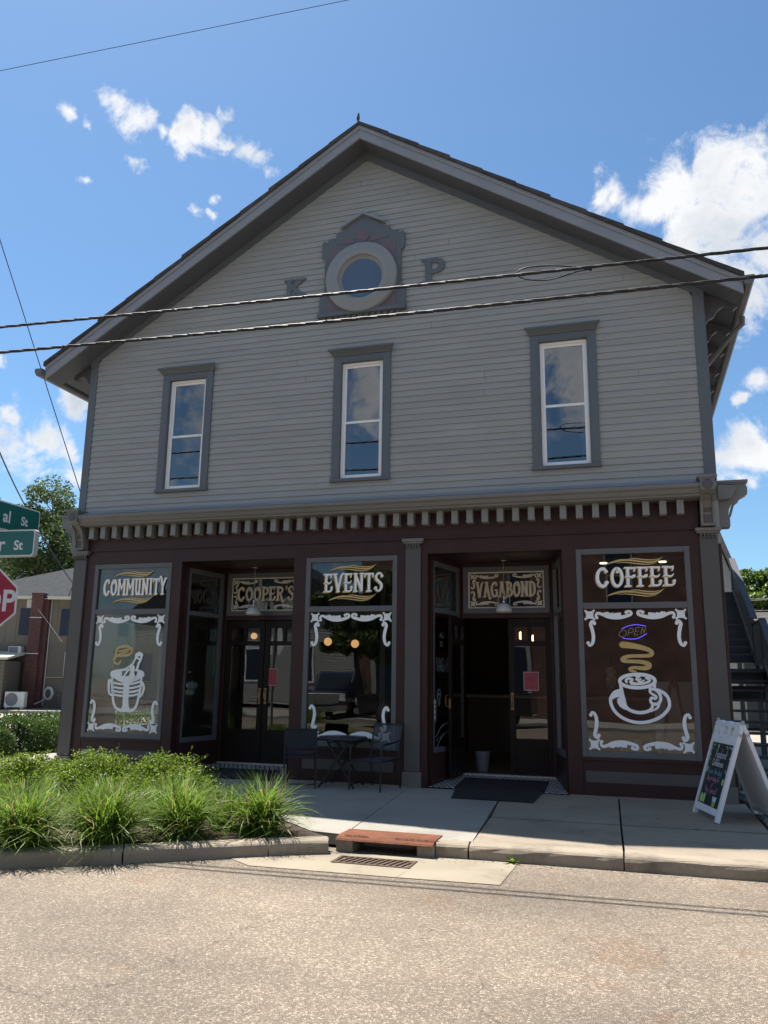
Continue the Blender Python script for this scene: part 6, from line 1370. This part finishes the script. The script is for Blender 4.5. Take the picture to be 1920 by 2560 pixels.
m_=MB(); m_.box(XA,11.35,3.48,XB,12.6,3.55); m_.box(XA,11.33,3.3,XB,11.37,3.5); K(m_,'landing',STW)
# wire edging by the cobbles
wf=MB()
for k in range(6): wf.tube([(9.78,-.3+k*.85,-.05),(9.78,-.3+k*.85,.52)],.008,6)
for z in (.12,.30,.50): wf.tube([(9.78,-.3,z),(9.78,3.95,z)],.005,5)
tag(wf.build('wire_edging',BLACK),'low black wire fence along the cobbles behind the chalkboard sign','fence')
# garage, rear house, shed
ga=empty('white_garage','pale clapboard garage seen through the open stair treads','garage',(9.2,19,0))
m_=MB(); z=0
while z<2.6: m_.add([(0,-.03,z),(8,-.03,z),(8,-.005,z+.16),(0,-.005,z+.16),(0,0,z),(8,0,z)],[(0,1,2,3),(4,5,1,0)]); z+=.16
m_.box(0,0,0,8,5,2.6); m_.build('wall',mat('pale_siding',(.33,.33,.305),.7,.06,1),ga)
m_=MB(); m_.add([(-.3,-.3,2.55),(8.3,-.3,2.55),(8.3,2.5,4.0),(-.3,2.5,4.0),(8.3,5.3,2.55),(-.3,5.3,2.55)],[(0,1,2,3),(3,2,4,5)]); m_.build('roof',SHING,ga)
for x0 in (2.85,3.32,4.2): m_=MB(); m_.box(x0,-.06,0,x0+(.42 if x0<4 else .8),-.035,2.1); m_.build('door',mat('dark_garage_door',(.02,.022,.028),.5),ga)
rh=empty('rear_house','steep grey shingled house gable showing behind the staircase','house',(9.0,28,0))
m_=MB(); m_.prism([(0,0),(4.55,0),(4.55,4.2),(2.6,10.2),(.6,4.2),(0,4.2)],'y',0,6); m_.build('wall',mat('pale_siding',(.33,.33,.305)),rh)
m_=MB(); m_.prism([(2.5,10.6),(4.72,4.05),(4.86,4.12),(2.62,10.85)][::-1],'y',-.3,6.3); m_.build('roof',mat('striped_shingle',(.16,.155,.15),.9,.3,14,rnd=.3),rh)
sd=empty('brick_outbuilding','dark brick outbuilding at the right edge behind the staircase','outbuilding',(14.4,24,0)); m_=MB(); m_.box(0,0,0,6,4,2.9); m_.build('wall',brickmat('shed_brick',(.17,.10,.075),(.13,.08,.065),(.2,.18,.16)),sd); m_=MB(); m_.box(-.2,-.2,2.9,6.2,4.2,3.08); m_.build('roof',mat('red_coping',(.22,.08,.06),.8),sd)
dk=MB(); dk.box(0,0,0,2.2,.1,2.5); o=dk.build('dark_fence',mat('fence_black',(.014,.015,.02),.7)); o.location=(12.2,22,0); tag(o,'dark timber fence panel beside the brick outbuilding','fence')
for i,(x,y,h,cr,n,lab) in enumerate(((14.6,32,7.9,(2.3,2.2,2.6),18000,'bushy bright green tree behind the staircase'),(17.2,35,8.0,(3.0,2.5,3.2),16000,'bright green tree at the right edge, partly out of view'),(15.8,44,8.2,(4.2,3,3.6),12000,'darker tree behind the bright one'),(12.0,38,8.6,(1.6,1.6,2.2),7000,'small tree top showing above the rear house roof'))):
    tree('leafy_tree',lab,x,y,-.1,h,cr,.2,n,TREB,300+i,.20,'trees behind the staircase',52)
# festoon lights
def R1p(x,y,k): return atD(1780+x*.1266,1340+y*.1266,k)
sl_=empty('string_lights','string of clear bulbs slung across the yard at the right edge','string lights',tuple(R1p(680,1540,24)))
a,b=R1p(560,1490,24)-np.array(sl_.location),R1p(1250,1830,20)-np.array(sl_.location); m_=MB(); cl=[a+(b-a)*t+np.array([0,0,-.12*4*t*(1-t)*.3]) for t in np.linspace(-.2,1.6,20)]; m_.tube([tuple(q) for q in cl],.012,5); m_.build('cord',mat('festoon_cord',(.16,.07,.045),.7),sl_)
for q in ((650,1530),(1010,1690),(620,1595)): 
    m_=MB(); m_.sphere(tuple(R1p(q[0],q[1]+8,22.5)-np.array(sl_.location)),.05,8); m_.build('bulb',mat('clear_bulb',(.75,.75,.72),.15,spec=.9),sl_)
s2=empty('string_lights','second string of clear bulbs hanging lower beside the stair rail','string lights',tuple(R1p(960,1890,21)))
m_=MB(); m_.tube([tuple(q-np.array(s2.location)) for q in cat_rom([R1p(760,1700,22),R1p(960,1880,21),R1p(1030,2040,20.5),R1p(1160,2200,20)],5)],.007,5); m_.build('cord',BLACK,s2)
for q in ((835,1765),(960,1895),(1030,1840),(1025,2040)): 
    m_=MB(); m_.sphere(tuple(R1p(q[0],q[1],21)-np.array(s2.location)),.05,8); m_.build('bulb',mat('clear_bulb',(.75,.75,.72)),s2)
for i,(ya,yb) in enumerate(((1235,1240),(1290,1250),(1460,1475),(1610,1590))):
    cable('yard_wire',['highest pale wire in front of the trees behind the staircase','second pale wire in front of the trees behind the staircase','third pale wire in front of the trees behind the staircase','lowest pale wire in front of the trees behind the staircase'][i],[R1p(200,ya+15,27),R1p(700,(ya+yb)/2+8,27),R1p(1400,yb-10,27)],.010,'wire',m=METAL)

# ================================================================== across the street (behind the camera, mirrored in the glass)
bb=empty('brick_building','tall red brick building across the street, mirrored in the shop windows','building',(-2.55,-22,0))
BRK=brickmat('street_brick',(.165,.062,.044),(.070,.036,.029),(.21,.175,.145))
m_=MB(); m_.box(0,-12,-.2,18,0,3.3); m_.box(0,-12,3.3,18,0,9.6); m_.build('wall',BRK,bb)
m_=MB(); m_.box(-.2,-12.2,9.6,18.2,.25,10.1); m_.build('cornice',mat('stone_trim',(.35,.32,.28),.8),bb)
for x0 in (2.2,6.1,10.2,13.4):
    m_=MB(); m_.box(x0-.12,-.1,4.35,x0+1.02,.06,4.5); m_.box(x0-.1,-.1,6.5,x0+1.0,.05,6.75); m_.box(x0-.06,-.1,4.5,x0,.04,6.5); m_.box(x0+.9,-.1,4.5,x0+.96,.04,6.5); m_.box(x0,-.1,5.5,x0+.9,.045,5.56); w=m_.build('window',mat('stone_trim',(.35,.32,.28)),bb); m_=MB(); m_.quad((x0+.9,.03,4.5),(x0,.03,4.5),(x0,.03,6.5),(x0+.9,.03,6.5)); m_.build('pane',PANE,w)
for x0 in (.6,4.0):
    m_=MB(); m_.box(x0-.1,-.05,.5,x0+2.9,.05,3.0); w=m_.build('shopfront',mat('pale_siding',(.33,.33,.305)),bb); m_=MB(); m_.quad((x0+2.7,.06,.65),(x0+.1,.06,.65),(x0+.1,.06,2.85),(x0+2.7,.06,2.85)); m_.build('pane',PANE,w)
wh=empty('white_house','white clapboard house across the street, mirrored in the middle window','house',(-19,-30,0))
m_=MB(); z=0
while z<5.2: m_.add([(14,.03,z),(0,.03,z),(0,.005,z+.14),(14,.005,z+.14),(14,0,z),(0,0,z)],[(0,1,2,3),(4,5,1,0)]); z+=.14
m_.box(0,-8,0,14,0,5.2); m_.build('wall',mat('pale_siding',(.33,.33,.305)),wh); m_=MB(); m_.prism([(-.4,5.1),(14.4,5.1),(7,8.8)],'y',-8.3,.3); m_.build('roof',mat('grey_shingle',(.17,.175,.185)),wh)
for x0 in (2,6,10): m_=MB(); m_.box(x0,-.05,1.2,x0+1.2,.06,3.2); w=m_.build('window',WHITE,wh); m_=MB(); m_.quad((x0+1.1,.065,1.3),(x0+.1,.065,1.3),(x0+.1,.065,3.1),(x0+1.1,.065,3.1)); m_.build('pane',PANE,w)
tree('deciduous_tree','street tree across the road, mirrored in the middle window',-1.4,-18.6,-.1,5.9,(1.9,1.8,1.9),.16,9000,TREE,401,.2,None,40)
for i,x in enumerate((-7.5,-3.2,2.4)): shrub('low_shrub','shrub in the kerb planter across the road, mirrored in the glass%s'%(' of the left window',' of the middle window',' of the right doorway')[i],x,-17.0,-.1,1.1,.7,.6,1500,BUSH,420+i,.07)
def pickup(x,y,rz,label,col):
    t=empty('pickup_truck',label,'pickup',(x,y,ZR),rz); pm=mat('truck_paint_'+col[0],col[1],.25,.05,2,coat=.6); gm=mat('truck_glass',(.015,.02,.025),.05,spec=.9)
    m_=MB(); m_.prism([(-2.8,.45),(2.6,.45),(2.75,.60),(2.75,1.02),(2.6,1.12),(1.25,1.18),(-2.8,1.18)],'y',-.95,.95); m_.prism([(1.25,1.18),(.55,1.78),(.35,1.84),(-.85,1.84),(-1.05,1.18)],'y',-.82,.82); m_.build('body',pm,t,.04)
    m_=MB(); m_.prism([(1.14,1.22),(.55,1.72),(-.78,1.75),(-.93,1.22)],'y',-.835,.835); m_.quad((1.27,-.72,1.2),(1.27,.72,1.2),(.60,.68,1.77),(.60,-.68,1.77)); m_.build('window',gm,t)
    for a in (-1.75,1.7):
        for s in (-1,1):
            m_=MB(); m_.lathe([(.20,-.12),(.36,-.12),(.39,-.08),(.39,.08),(.36,.12),(.20,.12)],(a,s*.86,.39),24,'y'); w=m_.build('wheel',RUBB,t); m_=MB(); m_.lathe([(.0005,-.10),(.21,-.12),(.21,.12),(.0005,.10)],(a,s*.86,.39),18,'y'); m_.build('rim',mat('dark_rim',(.06,.06,.065),.4,metal=.5),w)
    m_=MB(); m_.box(2.70,-.62,.66,2.78,.62,1.0); m_.box(2.65,-.95,.42,2.85,.95,.60); m_.build('bumper',mat('chrome',(.5,.5,.5)),t)
    for s in (-1,1): m_=MB(); m_.box(2.66,s*.64,.74,2.785,s*.90,1.0); m_.build('headlight',mat('lamp_lens',(.7,.7,.68),.1,spec=.9),t)
pickup(-2.9,-20.6,R(84),'dark pickup truck facing the street, mirrored in the middle window',('blue',(.015,.022,.04)))
pickup(2.3,-16.4,R(181),'black pickup truck parked along the far kerb, mirrored in the right doors',('black',(.012,.012,.014)))
mb=MB(); mb.box(-30,-24,-.3,30,-17.6,-.05); struct('far_kerb_pavement',mb,CONC)
